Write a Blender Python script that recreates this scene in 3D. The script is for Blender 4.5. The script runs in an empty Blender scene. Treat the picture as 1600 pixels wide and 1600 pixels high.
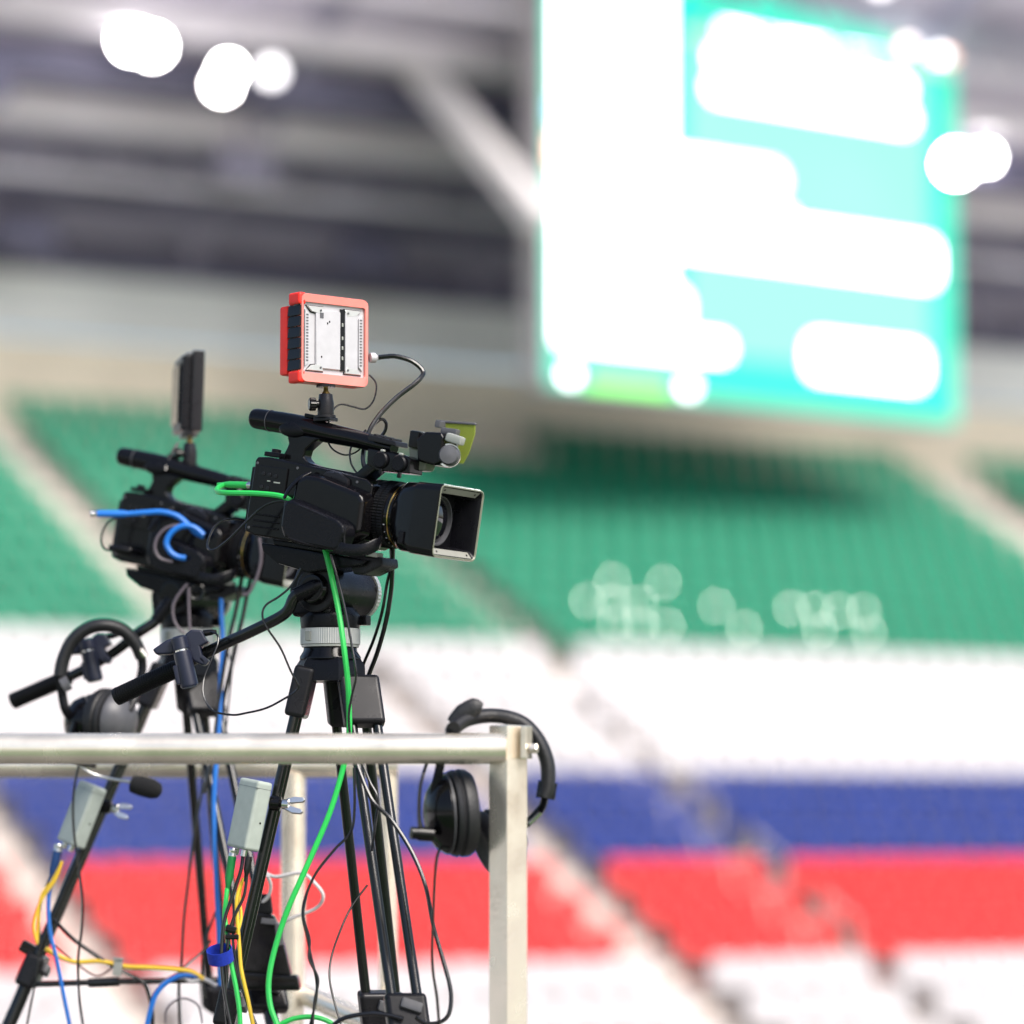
import bpy, bmesh, math, random
from mathutils import Vector, Matrix

random.seed(7)
SC = bpy.context.scene
COL = SC.collection
R_ = math.radians

# ------------------------------------------------------------------ camera, sky, sun, exposure
EYE = 4.4                                   # lens height above the pitch
FPX = 5667.0                                # focal length in 1600-px pixels (85 mm on a 24 mm square)
TILT = math.atan(500 / FPX)                 # the horizon lies 500 px under the centre
cd = bpy.data.cameras.new('photo_camera')
cam = bpy.data.objects.new('photo_camera', cd); COL.objects.link(cam)
cam.location = (0, 0, EYE)
cam.rotation_euler = (R_(90) + TILT, 0, 0)
cd.sensor_width = 24; cd.sensor_height = 24; cd.lens = 85
cd.clip_start = 0.1; cd.clip_end = 2000
cd.dof.use_dof = True; cd.dof.focus_distance = 5.9; cd.dof.aperture_fstop = 1.22
SC.camera = cam

SUN_EL, SUN_AZ = R_(48), R_(40)             # azimuth: degrees to the right of straight behind the photographer
wd = bpy.data.worlds.new('World'); SC.world = wd; wd.use_nodes = True
nt = wd.node_tree
sky = nt.nodes.new('ShaderNodeTexSky'); sky.sky_type = 'NISHITA'; sky.sun_disc = False
sky.sun_elevation = SUN_EL; sky.sun_rotation = R_(180) - SUN_AZ
sky.dust_density = 3.0; sky.air_density = 1.0
bg = nt.nodes['Background']; bg.inputs[1].default_value = 0.15
nt.links.new(sky.outputs[0], bg.inputs[0])
sl = bpy.data.lights.new('sun', 'SUN'); sl.energy = 3.5; sl.angle = R_(34); sl.color = (1.0, 0.955, 0.90)
sun = bpy.data.objects.new('sun', sl); COL.objects.link(sun)
to_sun = Vector((math.sin(SUN_AZ) * math.cos(SUN_EL), -math.cos(SUN_AZ) * math.cos(SUN_EL), math.sin(SUN_EL)))
sun.rotation_euler = to_sun.to_track_quat('Z', 'Y').to_euler(); sun.location = to_sun * 60
SC.view_settings.view_transform = 'Standard'; SC.view_settings.look = 'None'
SC.view_settings.gamma = 1; SC.view_settings.exposure = 0.34
SC.cycles.use_denoising = True
SC.cycles.max_bounces = 8

# ------------------------------------------------------------------ materials
def mat(name, col, rough=0.5, metal=0.0, var=0.0, scale=30.0, bump=0.0, bscale=200.0, spec=0.5, coat=0.0, emit=None, estr=0.0, rand=0.0, rvar=0.0):
    m = bpy.data.materials.new(name); m.use_nodes = True
    t = m.node_tree; b = t.nodes['Principled BSDF']
    b.inputs['Base Color'].default_value = (*col, 1)
    b.inputs['Roughness'].default_value = rough
    b.inputs['Metallic'].default_value = metal
    b.inputs['Specular IOR Level'].default_value = spec
    b.inputs['Coat Weight'].default_value = coat
    if emit:
        b.inputs['Emission Color'].default_value = (*emit, 1); b.inputs['Emission Strength'].default_value = estr
    tc = t.nodes.new('ShaderNodeTexCoord')
    if var or rvar:
        n = t.nodes.new('ShaderNodeTexNoise'); n.inputs['Scale'].default_value = scale; n.inputs['Detail'].default_value = 6
        t.links.new(tc.outputs['Object'], n.inputs['Vector'])
        if var:
            mp = t.nodes.new('ShaderNodeMapRange'); mp.inputs[1].default_value = .3; mp.inputs[2].default_value = .7
            mp.inputs[3].default_value = 1 - var; mp.inputs[4].default_value = 1 + var
            t.links.new(n.outputs['Fac'], mp.inputs[0])
            h = t.nodes.new('ShaderNodeHueSaturation'); h.inputs['Color'].default_value = (*col, 1)
            t.links.new(mp.outputs[0], h.inputs['Value']); t.links.new(h.outputs[0], b.inputs['Base Color'])
        if rvar:
            mr = t.nodes.new('ShaderNodeMapRange'); mr.inputs[1].default_value = .3; mr.inputs[2].default_value = .7
            mr.inputs[3].default_value = max(.02, rough - rvar); mr.inputs[4].default_value = min(1, rough + rvar)
            t.links.new(n.outputs['Fac'], mr.inputs[0]); t.links.new(mr.outputs[0], b.inputs['Roughness'])
    if rand:
        oi = t.nodes.new('ShaderNodeObjectInfo')
        mp = t.nodes.new('ShaderNodeMapRange'); mp.inputs[3].default_value = 1 - rand; mp.inputs[4].default_value = 1 + rand
        t.links.new(oi.outputs['Random'], mp.inputs[0])
        h = t.nodes.new('ShaderNodeHueSaturation'); h.inputs['Color'].default_value = (*col, 1)
        t.links.new(mp.outputs[0], h.inputs['Value']); t.links.new(h.outputs[0], b.inputs['Base Color'])
    if bump:
        n2 = t.nodes.new('ShaderNodeTexNoise'); n2.inputs['Scale'].default_value = bscale; n2.inputs['Detail'].default_value = 3
        t.links.new(tc.outputs['Object'], n2.inputs['Vector'])
        bp = t.nodes.new('ShaderNodeBump'); bp.inputs['Strength'].default_value = bump; bp.inputs['Distance'].default_value = .002
        t.links.new(n2.outputs['Fac'], bp.inputs['Height']); t.links.new(bp.outputs[0], b.inputs['Normal'])
    return m

M = {
    'black':   mat('black_plastic', (.0035, .0032, .004), .15, bump=.02, bscale=900, rvar=.05, scale=60, spec=.32),
    'matte':   mat('black_matte_plastic', (.005, .005, .007), .3, bump=.1, bscale=1100, rvar=.08, scale=50, spec=.22),
    'rubber':  mat('black_rubber', (.005, .005, .006), .45, bump=.2, bscale=700, rvar=.1, scale=40, spec=.25),
    'leather': mat('black_leather', (.005, .005, .007), .22, bump=.2, bscale=420, rvar=.1, scale=35, spec=.24),
    'tube':    mat('black_anodised_tube', (.005, .006, .006), .2, rvar=.06, scale=25, bump=.04, bscale=300, spec=.6),
    'navy':    mat('blue_black_plastic', (.012, .015, .034), .36, bump=.1, bscale=800),
    'grey':    mat('grey_plastic', (.34, .35, .32), .42, var=.05, scale=70, bump=.08, bscale=600),
    'midgrey': mat('mid_grey_plastic', (.10, .10, .11), .4, var=.1, scale=60),
    'dgrey':   mat('dark_grey_plastic', (.012, .0115, .014), .3, bump=.08, bscale=800, rvar=.1, spec=.3),
    'silver':  mat('silver_ring', (.62, .62, .60), .38, .55, var=.06, scale=60),
    'alu':     mat('aluminium_plate', (.56, .55, .57), .44, .25, var=.05, scale=50, bump=.05, bscale=700),
    'chrome':  mat('chrome', (.75, .74, .72), .2, 1.0, rvar=.08),
    'gold':    mat('gold_ring', (.8, .55, .18), .3, 1.0),
    'steel':   mat('satin_steel_tube', (.90, .82, .70), .22, .74, var=.14, scale=14, bump=.05, bscale=120, rvar=.1),
    'red':     mat('red_silicone', (1.0, .03, .018), .5, var=.06, scale=40, bump=.1, bscale=500),
    'salmon':  mat('lit_red_silicone', (.88, .25, .21), .5, var=.06, scale=40, bump=.1, bscale=500),  # same silicone as the red, paled in colour for the frame's lit front
    'box':     mat('grey_painted_box', (.40, .45, .41), .45, var=.06, scale=60, bump=.12, bscale=500),
    'glass':   mat('lens_glass', (.004, .004, .008), .04, spec=.8, coat=1.0),
    'cream':   mat('lit_hood_edge', (.30, .295, .255), .35, var=.05, scale=60),  # pale colour stands for the light on the hood's inner edges
    'c_black': mat('black_cable', (.008, .008, .009), .2, spec=.6, bump=.05, bscale=200),
    'c_green': mat('green_cable', (.03, .58, .10), .38, var=.05, scale=30),
    'c_blue':  mat('blue_cable', (.012, .17, .62), .38, var=.05, scale=30),
    'c_navy':  mat('dark_blue_plug', (.01, .05, .18), .4),
    'c_yellow': mat('yellow_cable', (.85, .55, .03), .4, var=.06, scale=30),
    'c_white': mat('white_cable', (.72, .68, .66), .4, var=.05, scale=30),
    'c_red':   mat('dark_red_cable', (.12, .02, .02), .4),
    'c_grey':  mat('grey_violet_cable', (.12, .10, .12), .4),
    'g_plug':  mat('green_plug', (.01, .22, .05), .45),
    'vblue':   mat('blue_hook_and_loop_strap', (.01, .04, .48), .6, var=.15, scale=200, bump=.5, bscale=900),
    'foam':    mat('black_foam', (.008, .008, .009), .9, bump=.8, bscale=900),
    'pad':     mat('black_headphone_pad', (.012, .012, .014), .5, bump=.35, bscale=260),
    'concrete': mat('terrace_concrete', (.52, .47, .43), .85, var=.12, scale=1.5, bump=.3, bscale=20),
    'stepc':   mat('aisle_concrete', (.70, .62, .57), .85, var=.10, scale=2.0, bump=.3, bscale=20),
    'deck':    mat('platform_deck', (.12, .11, .10), .8, var=.12, scale=3, bump=.3, bscale=40),
    'pitch':   mat('pitch_grass', (.05, .11, .03), .9, var=.3, scale=.6, bump=.5, bscale=30),
    'wall_beige': mat('rear_wall_beige', (.88, .80, .64), .8, var=.10, scale=.6),
    'wall_pale': mat('rear_wall_pale', (.86, .88, .85), .7, var=.10, scale=.5),
    'roof':    mat('roof_sheet', (.52, .48, .58), .7, var=.3, scale=.35),
    'beam_d':  mat('dark_roof_steel', (.14, .135, .21), .6, var=.3, scale=.5),
    'beam_m':  mat('mid_grey_roof_steel', (.32, .30, .40), .6, var=.25, scale=.5),
    'beam_l':  mat('light_roof_steel', (.80, .76, .80), .55, var=.12, scale=.5),
    'strut':   mat('white_painted_strut', (.66, .63, .63), .5, var=.06, scale=1),
    'cab':     mat('screen_cabinet', (.45, .42, .43), .6, var=.08, scale=1),
    'seat_green': mat('green_seat_plastic', (.005, .195, .108), .42, rand=.08, spec=.25),
    'seat_white': mat('white_seat_plastic', (.57, .55, .565), .45, rand=.03, spec=.25),
    'seat_blue': mat('blue_seat_plastic', (.011, .034, .205), .45, rand=.08, spec=.2),
    'seat_red': mat('red_seat_plastic', (.70, .028, .030), .45, rand=.06, spec=.2),
    'plate':   mat('satin_glint_metal', (.9, .92, .9), .33, 1.0),
    'lamp':    mat('floodlight_glass', (.9, .9, .9), .3, emit=(1, .97, .95), estr=60),
    'lamp_dim': mat('dim_floodlight_glass', (.9, .9, .9), .3, emit=(1, .96, .98), estr=2.2),
    'led_teal': mat('screen_teal', (.02, .02, .02), .6, emit=(.0, 1.0, .66), estr=.98),
    'led_pale': mat('screen_pale_teal', (.02, .02, .02), .6, emit=(.36, 1.0, .80), estr=.84),
    'led_white': mat('screen_white', (.02, .02, .02), .6, emit=(.97, 1.0, 1.0), estr=6.0),
    'led_text': mat('screen_text_white', (.02, .02, .02), .6, emit=(.97, 1.0, 1.0), estr=8.0),
    'led_green': mat('screen_green', (.02, .02, .02), .6, emit=(.22, 1.0, .18), estr=2.2),
    'led_blue': mat('screen_pale_blue', (.02, .02, .02), .6, emit=(.30, .75, 1.0), estr=3.0),
    'led_peach': mat('screen_peach', (.02, .02, .02), .6, emit=(1.0, .50, .35), estr=5.0),
    'bounce_ground': mat('pale_bounce_paving', (.60, .58, .56), .9, var=.12, scale=.5),
    'olive':   mat('olive_grey_plastic', (.22, .23, .17), .3, var=.08, scale=60),
}
# translucent olive shade
_m = bpy.data.materials.new('olive_translucent_film'); _m.use_nodes = True
_b = _m.node_tree.nodes['Principled BSDF']
_b.inputs['Base Color'].default_value = (.42, .50, .10, 1); _b.inputs['Roughness'].default_value = .35
_b.inputs['Transmission Weight'].default_value = .55; _b.inputs['IOR'].default_value = 1.02
M['film'] = _m
# clear-grey plastic for connector
# ------------------------------------------------------------------ helpers
def P(x, y, d):
    """point seen at photo pixel (x, y), d metres in front of the lens"""
    u = (800 - y) / FPX
    fy, fz = math.cos(TILT), math.sin(TILT)
    v = Vector(((x - 800) / FPX, fy - fz * u, fz + fy * u))
    v *= d / v.y
    return Vector((v.x, v.y, v.z + EYE))

def heading(psi, p=0.0):
    """axes for something pointing right in the photo, turned psi degrees towards the lens, tipped p degrees down"""
    a, b = R_(psi), R_(p)
    X = Vector((math.cos(a) * math.cos(b), -math.sin(a) * math.cos(b), -math.sin(b)))
    Y = Vector((0, 0, 1)).cross(X).normalized(); Z = X.cross(Y)
    return X, Y, Z

def fmat(O, axes):
    X, Y, Z = axes
    return Matrix(((X.x, Y.x, Z.x, O.x), (X.y, Y.y, Z.y, O.y), (X.z, Y.z, Z.z, O.z), (0, 0, 0, 1)))

def spline(pts, n=6):
    pts = [Vector(p) for p in pts]
    if len(pts) < 3: return pts
    out = []
    for i in range(len(pts) - 1):
        p0 = pts[max(i - 1, 0)]; p1 = pts[i]; p2 = pts[i + 1]; p3 = pts[min(i + 2, len(pts) - 1)]
        for k in range(n):
            t = k / n
            out.append(.5 * ((2 * p1) + (p2 - p0) * t + (2 * p0 - 5 * p1 + 4 * p2 - p3) * t * t + (3 * p1 - p0 - 3 * p2 + p3) * t ** 3))
    out.append(pts[-1])
    return out

class MB:
    def __init__(s): s.bm = bmesh.new()
    def _merge(s, b, mtx=None):
        if mtx is not None: bmesh.ops.transform(b, matrix=mtx, verts=b.verts)
        me = bpy.data.meshes.new('tmp'); b.to_mesh(me); b.free(); s.bm.from_mesh(me); bpy.data.meshes.remove(me)
        return s
    def box(s, c, size, rot=None, bev=0.0, seg=2, mtx=None):
        b = bmesh.new(); bmesh.ops.create_cube(b, size=1)
        bmesh.ops.scale(b, vec=size, verts=b.verts)
        if bev: bmesh.ops.bevel(b, geom=b.edges[:], offset=bev, segments=seg, affect='EDGES', profile=.6)
        m = Matrix.Translation(c)
        if rot is not None: m = m @ rot.to_4x4()
        if mtx is not None: m = mtx @ m
        return s._merge(b, m)
    def prism(s, outline, y0, y1, bev=0.0, seg=2, taper=1.0, shift=(0, 0), mtx=None):
        """outline in (x, z), pushed from y0 to y1; the y1 end is scaled by taper about its middle"""
        b = bmesh.new(); n = len(outline)
        cx = sum(p[0] for p in outline) / n; cz = sum(p[1] for p in outline) / n
        A = [b.verts.new((x, y0, z)) for x, z in outline]
        B = [b.verts.new((cx + (x - cx) * taper + shift[0], y1, cz + (z - cz) * taper + shift[1])) for x, z in outline]
        b.faces.new(A); b.faces.new(B[::-1])
        for i in range(n): b.faces.new((A[i], B[i], B[(i + 1) % n], A[(i + 1) % n]))
        bmesh.ops.recalc_face_normals(b, faces=b.faces)
        if bev: bmesh.ops.bevel(b, geom=b.edges[:], offset=bev, segments=seg, affect='EDGES', profile=.6, clamp_overlap=True)
        return s._merge(b, mtx)
    def tube(s, pts, r, n=10, cap=True, closed=False, flat=1.0, smooth=0, up=None):
        """r: number, or one radius for each point; flat squashes the section along its second axis"""
        pts = [Vector(p) for p in pts]
        if smooth:
            rs = r
            if not isinstance(r, (int, float)):
                rs = []
                for i in range(len(r) - 1):
                    for k in range(smooth): rs.append(r[i] + (r[i + 1] - r[i]) * k / smooth)
                rs.append(r[-1])
            pts = spline(pts, smooth); r = rs
        N = len(pts); rr = [r] * N if isinstance(r, (int, float)) else r
        bm = s.bm; rings = []; nrm = None
        for i, p in enumerate(pts):
            t = (pts[min(i + 1, N - 1)] - pts[max(i - 1, 0)])
            if t.length < 1e-9: t = Vector((0, 0, 1))
            t.normalize()
            if up is not None:
                nrm = Vector(up) - t * t.dot(Vector(up)); nrm.normalize()
            elif nrm is None:
                a = Vector((0, 0, 1)) if abs(t.z) < .9 else Vector((1, 0, 0))
                nrm = t.cross(a).normalized()
            else:
                nrm = (nrm - t * t.dot(nrm)).normalized()
            bn = t.cross(nrm)
            rings.append([bm.verts.new(p + (nrm * math.cos(2 * math.pi * k / n) + bn * math.sin(2 * math.pi * k / n) * flat) * rr[i]) for k in range(n)])
        for i in range(N - 1):
            for k in range(n):
                bm.faces.new((rings[i][k], rings[i][(k + 1) % n], rings[i + 1][(k + 1) % n], rings[i + 1][k]))
        if cap:
            bm.faces.new(rings[0][::-1]); bm.faces.new(rings[-1])
        return s
    def lathe(s, prof, mtx=None, n=40, teeth=None):
        """prof: (h, r) along local +Z; teeth = (from_h, to_h, depth) alternates the radius there"""
        b = bmesh.new(); rings = []
        for h, r in prof:
            ring = []
            for k in range(n):
                rr = r
                if teeth and teeth[0] - 1e-6 <= h <= teeth[1] + 1e-6 and k % 2: rr = r - teeth[2]
                a = 2 * math.pi * k / n
                ring.append(b.verts.new((rr * math.cos(a), rr * math.sin(a), h)))
            rings.append(ring)
        for i in range(len(rings) - 1):
            for k in range(n): b.faces.new((rings[i][k], rings[i][(k + 1) % n], rings[i + 1][(k + 1) % n], rings[i + 1][k]))
        if prof[0][1] > 1e-5: b.faces.new(rings[0][::-1])
        if prof[-1][1] > 1e-5: b.faces.new(rings[-1])
        bmesh.ops.remove_doubles(b, verts=b.verts, dist=1e-6)
        return s._merge(b, mtx)
    def ball(s, c, r, sc=(1, 1, 1), rot=None, u=20, v=12):
        b = bmesh.new(); bmesh.ops.create_uvsphere(b, u_segments=u, v_segments=v, radius=r)
        bmesh.ops.scale(b, vec=sc, verts=b.verts)
        m = Matrix.Translation(c)
        if rot is not None: m = m @ rot.to_4x4()
        return s._merge(b, m)
    def loops(s, loops, cap0=True, cap1=True):
        bm = s.bm; rr = [[bm.verts.new(p) for p in L] for L in loops]; n = len(rr[0])
        for i in range(len(rr) - 1):
            for k in range(n): bm.faces.new((rr[i][k], rr[i][(k + 1) % n], rr[i + 1][(k + 1) % n], rr[i + 1][k]))
        if cap0: bm.faces.new(rr[0][::-1])
        if cap1: bm.faces.new(rr[-1])
        return s
    def build(s, name, m, parent=None, origin=None, sharp=42, wn=True):
        bm = s.bm
        if origin is not None: bmesh.ops.translate(bm, vec=-Vector(origin), verts=bm.verts)
        bmesh.ops.recalc_face_normals(bm, faces=bm.faces)
        lim = R_(sharp)
        for e in bm.edges:
            if len(e.link_faces) == 2 and e.calc_face_angle(0) > lim: e.smooth = False
        for f in bm.faces: f.smooth = True
        me = bpy.data.meshes.new(name); bm.to_mesh(me); bm.free()
        me.materials.append(M[m] if isinstance(m, str) else m)
        o = bpy.data.objects.new(name, me); COL.objects.link(o)
        if parent is not None: o.parent = parent
        if origin is not None: o.location = Vector(origin)
        if wn:
            w = o.modifiers.new('wn', 'WEIGHTED_NORMAL'); w.keep_sharp = True
        return o

def tag(o, label=None, cat=None, group=None, kind=None):
    if label: o['label'] = label
    if cat: o['category'] = cat
    if group: o['group'] = group
    if kind: o['kind'] = kind
    return o
def empty(name, mtx, label, cat, group=None):
    o = bpy.data.objects.new(name, None); COL.objects.link(o); o.empty_display_size = .05
    o.matrix_world = mtx
    return tag(o, label, cat, group)
def copy_tree(o, parent=None):
    c = o.copy(); COL.objects.link(c)
    if parent is not None: c.parent = parent
    for ch in [k for k in bpy.data.objects if k.parent == o]: copy_tree(ch, c)
    return c
def axis_m(O, d):
    """matrix with local +Z along d"""
    return Matrix.Translation(O) @ Vector(d).normalized().to_track_quat('Z', 'Y').to_matrix().to_4x4()
def rrect(w, h, r, n=5):
    """rounded rectangle outline, centred"""
    out = []
    for cx, cy, a0 in ((w / 2 - r, h / 2 - r, 0), (-w / 2 + r, h / 2 - r, 90), (-w / 2 + r, -h / 2 + r, 180), (w / 2 - r, -h / 2 + r, 270)):
        for k in range(n + 1):
            a = R_(a0 + 90 * k / n); out.append((cx + r * math.cos(a), cy + r * math.sin(a)))
    return out
mm = .001

# ------------------------------------------------------------------ setting: pitch, deck, terrace, roof
g = MB(); g.box((0, 60, -.05), (600, 600, .1)); tag(g.build('ground', 'bounce_ground', wn=False), kind='structure')  # unseen ground, made pale to bounce light up under the roof
g = MB(); g.box((0, 0, .004), (90, 50, .008), rot=Matrix.Rotation(R_(30), 3, 'Z')); tag(g.build('pitch', 'pitch', wn=False), kind='structure')
g = MB(); g.box((-2.2, 6.9, EYE - 1.03), (7.2, 4.4, .12)); tag(g.build('platform', 'deck', wn=False), kind='structure')

TH = R_(30)                                  # how far the stand is turned from the picture plane
RV = Vector((math.cos(TH), math.sin(TH), 0)); DV = Vector((-math.sin(TH), math.cos(TH), 0))
S0 = 50 * math.cos(TH); TREAD, RISE = .85, .42
def S(r, s, z): return RV * r + DV * s + Vector((0, 0, z + EYE))
SROT = Matrix((RV, DV, Vector((0, 0, 1)))).transposed()      # local x along rows, y up the slope
def back_s(i): return S0 + TREAD * (i + 1.1)
def tread_z(i): return RISE * (i + 1.1) - .80
ROW0, ROW1 = -8, 17
RA, RB = 8.0, 58.0
terr = MB(); prof = [(back_s(ROW0) - .62, -EYE)]
for i in range(ROW0, ROW1 + 1):
    prof += [(back_s(i) - .62, tread_z(i)), (back_s(i) + .23, tread_z(i))]
prof += [(61.5, tread_z(ROW1)), (61.5, -EYE)]
L0 = [S(RA, s, z) for s, z in prof]; L1 = [S(RB, s, z) for s, z in prof]
terr.loops([L0, L1]); tag(terr.build('terrace', 'concrete', wn=False), kind='structure')

def aisles(i):
    if 2 <= i <= 5: return [(17.7, .75), (25.6, .6), (28.8, .28)]
    return [(17.7, .75), (25.6, .85), (28.8, .45)] if i <= 5 else [(23.2, .85), (29.3, .6), (43.6, 1.7)]
# aisle stairs
bm_step = MB(); bm_step.box((0, 0, 0), (1, .40, .205), bev=.01, seg=1); step_me = bm_step.build('step', 'stepc', wn=False)
step_mesh = step_me.data; bpy.data.objects.remove(step_me)
tops = MB()
for k, (r, w, i0, i1) in enumerate([(17.7, .75, -8, 5), (25.6, .85, -8, 5), (28.8, .45, -8, 5), (23.2, .85, 6, 17), (29.3, .6, 6, 17), (43.6, 1.7, 6, 17)]):
    st = MB()
    for i in range(i0, i1 + 1):
        b0 = S(r, back_s(i) - .19, tread_z(i) + .004)
        st.box(b0, (w, .85, .008), rot=SROT)
    so = st.build('aisle_path', 'stepc', wn=False); tag(so, kind='structure')
    for i in range(i0, i1 + 1):
        o = bpy.data.objects.new('step', step_mesh); COL.objects.link(o); o.parent = so
        o.matrix_world = Matrix.Translation(S(r, back_s(i) + .03, tread_z(i) + .113)) @ SROT.to_4x4() @ Matrix.Diagonal((w * .99, 1, 1, 1))

# rear wall and roof
w_ = MB(); w_.box(S(33, 61.0, 7.4), (50, .5, 3.0), rot=SROT); wall = tag(w_.build('wall_rear', 'wall_beige', wn=False), kind='structure')
w_ = MB(); w_.box(S(33, 60.7, 9.65), (50, .4, 1.25), rot=SROT); o = w_.build('parapet_panel', 'wall_pale', wn=False); o.parent = wall
RS0, RZ0, RS1, RZ1 = 61.5, 10.2, 50.0, 17.0
rsl = (RZ1 - RZ0) / (RS1 - RS0)
def roof_z(s): return RZ0 + (s - RS0) * rsl
rf = MB(); rf.loops([[S(RA - 6, RS0, RZ0), S(RA - 6, RS1, RZ1), S(RA - 6, RS1, RZ1 + .15), S(RA - 6, RS0, RZ0 + .15)],
                     [S(RB + 10, RS0, RZ0), S(RB + 10, RS1, RZ1), S(RB + 10, RS1, RZ1 + .15), S(RB + 10, RS0, RZ0 + .15)]])
roof = tag(rf.build('roof', 'roof', wn=False), kind='structure')
for s, h, wd_, mname in [(60.7, .55, .5, 'beam_d'), (59.7, .5, .35, 'beam_m'), (58.7, .7, .5, 'beam_d'), (57.4, .45, .4, 'beam_l'), (56.3, .6, .6, 'beam_d'), (55.2, .5, .5, 'beam_l'), (51.4, .5, .4, 'beam_l'), (50.2, .7, .4, 'beam_m')]:
    b = MB(); b.box(S(35, s, roof_z(s) - h / 2 - .02), (66, wd_, h), rot=SROT); b.build('purlin', mname, parent=roof, wn=False)
sl_ang = math.atan2(RZ1 - RZ0, RS0 - RS1)
for r in range(10, 66, 6):
    b = MB()
    q = [(r + dx, s, z) for dx in (-.16, .16) for s, z in ((RS0 - .3, RZ0 - .28), (RS1 + .3, RZ1 - .42), (RS1 + .3, RZ1 - .14), (RS0 - .3, RZ0 - .02))]
    b.loops([[S(*p) for p in q[:4]], [S(*p) for p in q[4:]]]); b.build('rafter', 'beam_m', parent=roof, wn=False)

for s_, dz in ((57.9, .9), (53.2, 1.0)):
    z1 = roof_z(s_) - .05; z0 = z1 - dz
    for z, m_ in ((z0, 'beam_l'), (z1 - .1, 'beam_m')):
        b = MB(); b.tube([S(5, s_, z), S(66, s_, z)], .09, 8); b.build('chord', m_, parent=roof, wn=False)
    b = MB(); r = 6.0
    while r < 65:
        b.tube([S(r, s_, z0), S(r + .75, s_, z1 - .1)], .05, 6); b.tube([S(r + .75, s_, z1 - .1), S(r + 1.5, s_, z0)], .05, 6); r += 1.5
    b.build('web', 'beam_m', parent=roof, wn=False)
for k, (r, s_) in enumerate(((19.5, 58.6), (24.2, 59.2), (27.5, 57.2), (31.0, 59.0), (22.0, 56.0))):
    b = MB(); b.box(S(r, s_, roof_z(s_) - 1.05), (1.1, .5, .55), rot=SROT, bev=.04); b.tube([S(r, s_, roof_z(s_) - .8), S(r, s_, roof_z(s_))], .05, 6)
    b.build('hanging_unit', ('beam_m', 'beam_d', 'beam_m', 'beam_d', 'beam_d')[k], parent=roof, wn=False)

# ------------------------------------------------------------------ stadium seats
def seat_mesh():
    prof = [(-.43, .43), (-.41, .45), (-.12, .41), (-.02, .44), (.02, .56), (.06, .70), (.09, .79), (.10, .80)]
    nx = 5; me = bmesh.new(); top = []; bot = []
    for j, (s, z) in enumerate(prof):
        a = []; b = []
        for k in range(nx):
            u = k / (nx - 1) * 2 - 1
            wdt = .225 if j not in (0, 7) else .19
            dz = .02 * u * u if j < 4 else 0; ds = -.05 * u * u if j >= 3 else 0
            drop = -.02 * u * u if j >= 6 else 0
            a.append(me.verts.new((u * wdt, s + ds, z + dz + drop))); b.append(me.verts.new((u * wdt * .97, s + ds + (.02 if j > 3 else 0), z + dz + drop - (.02 if j <= 3 else 0))))
        top.append(a); bot.append(b)
    for j in range(len(prof) - 1):
        for k in range(nx - 1):
            me.faces.new((top[j][k], top[j][k + 1], top[j + 1][k + 1], top[j + 1][k]))
            me.faces.new((bot[j][k], bot[j + 1][k], bot[j + 1][k + 1], bot[j][k + 1]))
    for j in range(len(prof) - 1):
        me.faces.new((top[j][0], top[j + 1][0], bot[j + 1][0], bot[j][0])); me.faces.new((top[j][-1], bot[j][-1], bot[j + 1][-1], top[j + 1][-1]))
    for k in range(nx - 1):
        me.faces.new((top[0][k], bot[0][k], bot[0][k + 1], top[0][k + 1])); me.faces.new((top[-1][k], top[-1][k + 1], bot[-1][k + 1], bot[-1][k]))
    b2 = bmesh.new(); bmesh.ops.create_cube(b2, size=1); bmesh.ops.scale(b2, vec=(.06, .10, .42), verts=b2.verts); bmesh.ops.translate(b2, vec=(0, -.10, .205), verts=b2.verts)
    t = bpy.data.meshes.new('t'); b2.to_mesh(t); b2.free(); me.from_mesh(t); bpy.data.meshes.remove(t)
    bmesh.ops.recalc_face_normals(me, faces=me.faces)
    for f in me.faces: f.smooth = True
    return me
sm_b = seat_mesh()
seat_me = {}
for c in ('green', 'white', 'blue', 'red'):
    m_ = bpy.data.meshes.new('stadium_seat_' + c); sm_b.to_mesh(m_); m_.materials.append(M['seat_' + c]); seat_me[c] = m_
def row_col(i): return 'white' if i <= -5 else 'red' if i <= -2 else 'blue' if i <= 1 else 'white' if i <= 6 else 'green'
def nth(n): return '%d%s' % (n, 'th' if 10 < n % 100 < 14 else {1: 'st', 2: 'nd', 3: 'rd'}.get(n % 10, 'th'))
def row_name(i):
    if i <= -5: return 'white row directly under the red rows' if i == -5 else 'white row at the bottom edge'
    if i <= -2: return '%s red row' % ('lowest', 'middle', 'topmost')[i + 4]
    if i <= 1: return '%s blue row' % ('lowest', 'middle', 'topmost')[i + 1]
    if i <= 6: return '%s white row above the blue' % ('first', 'second', 'third', 'fourth', 'fifth')[i - 2]
    return '%s green row above the white' % nth(i - 6)
AISLE_NAME = {17.7: 'bottom left aisle', 25.6: 'wide pale aisle', 28.8: 'handrail aisle', 23.2: 'upper left aisle', 29.3: 'middle aisle', 43.6: 'upper right aisle'}
def row_label(i, r):
    a, w = min(aisles(i), key=lambda q: abs(q[0] - r))
    lo = [k for k in ROWS[i] if (a < k <= r if r > a else r <= k < a)]
    return '%s seat, %s, %s %s of the %s' % (row_col(i), row_name(i), nth(len(lo)), 'right' if r > a else 'left', AISLE_NAME[a])
def proj(w):
    v = w - Vector((0, 0, EYE)); dz = v.y * math.cos(TILT) + v.z * math.sin(TILT); up = -v.y * math.sin(TILT) + v.z * math.cos(TILT)
    return 800 + FPX * v.x / dz, 800 - FPX * up / dz
spots = []
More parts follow.
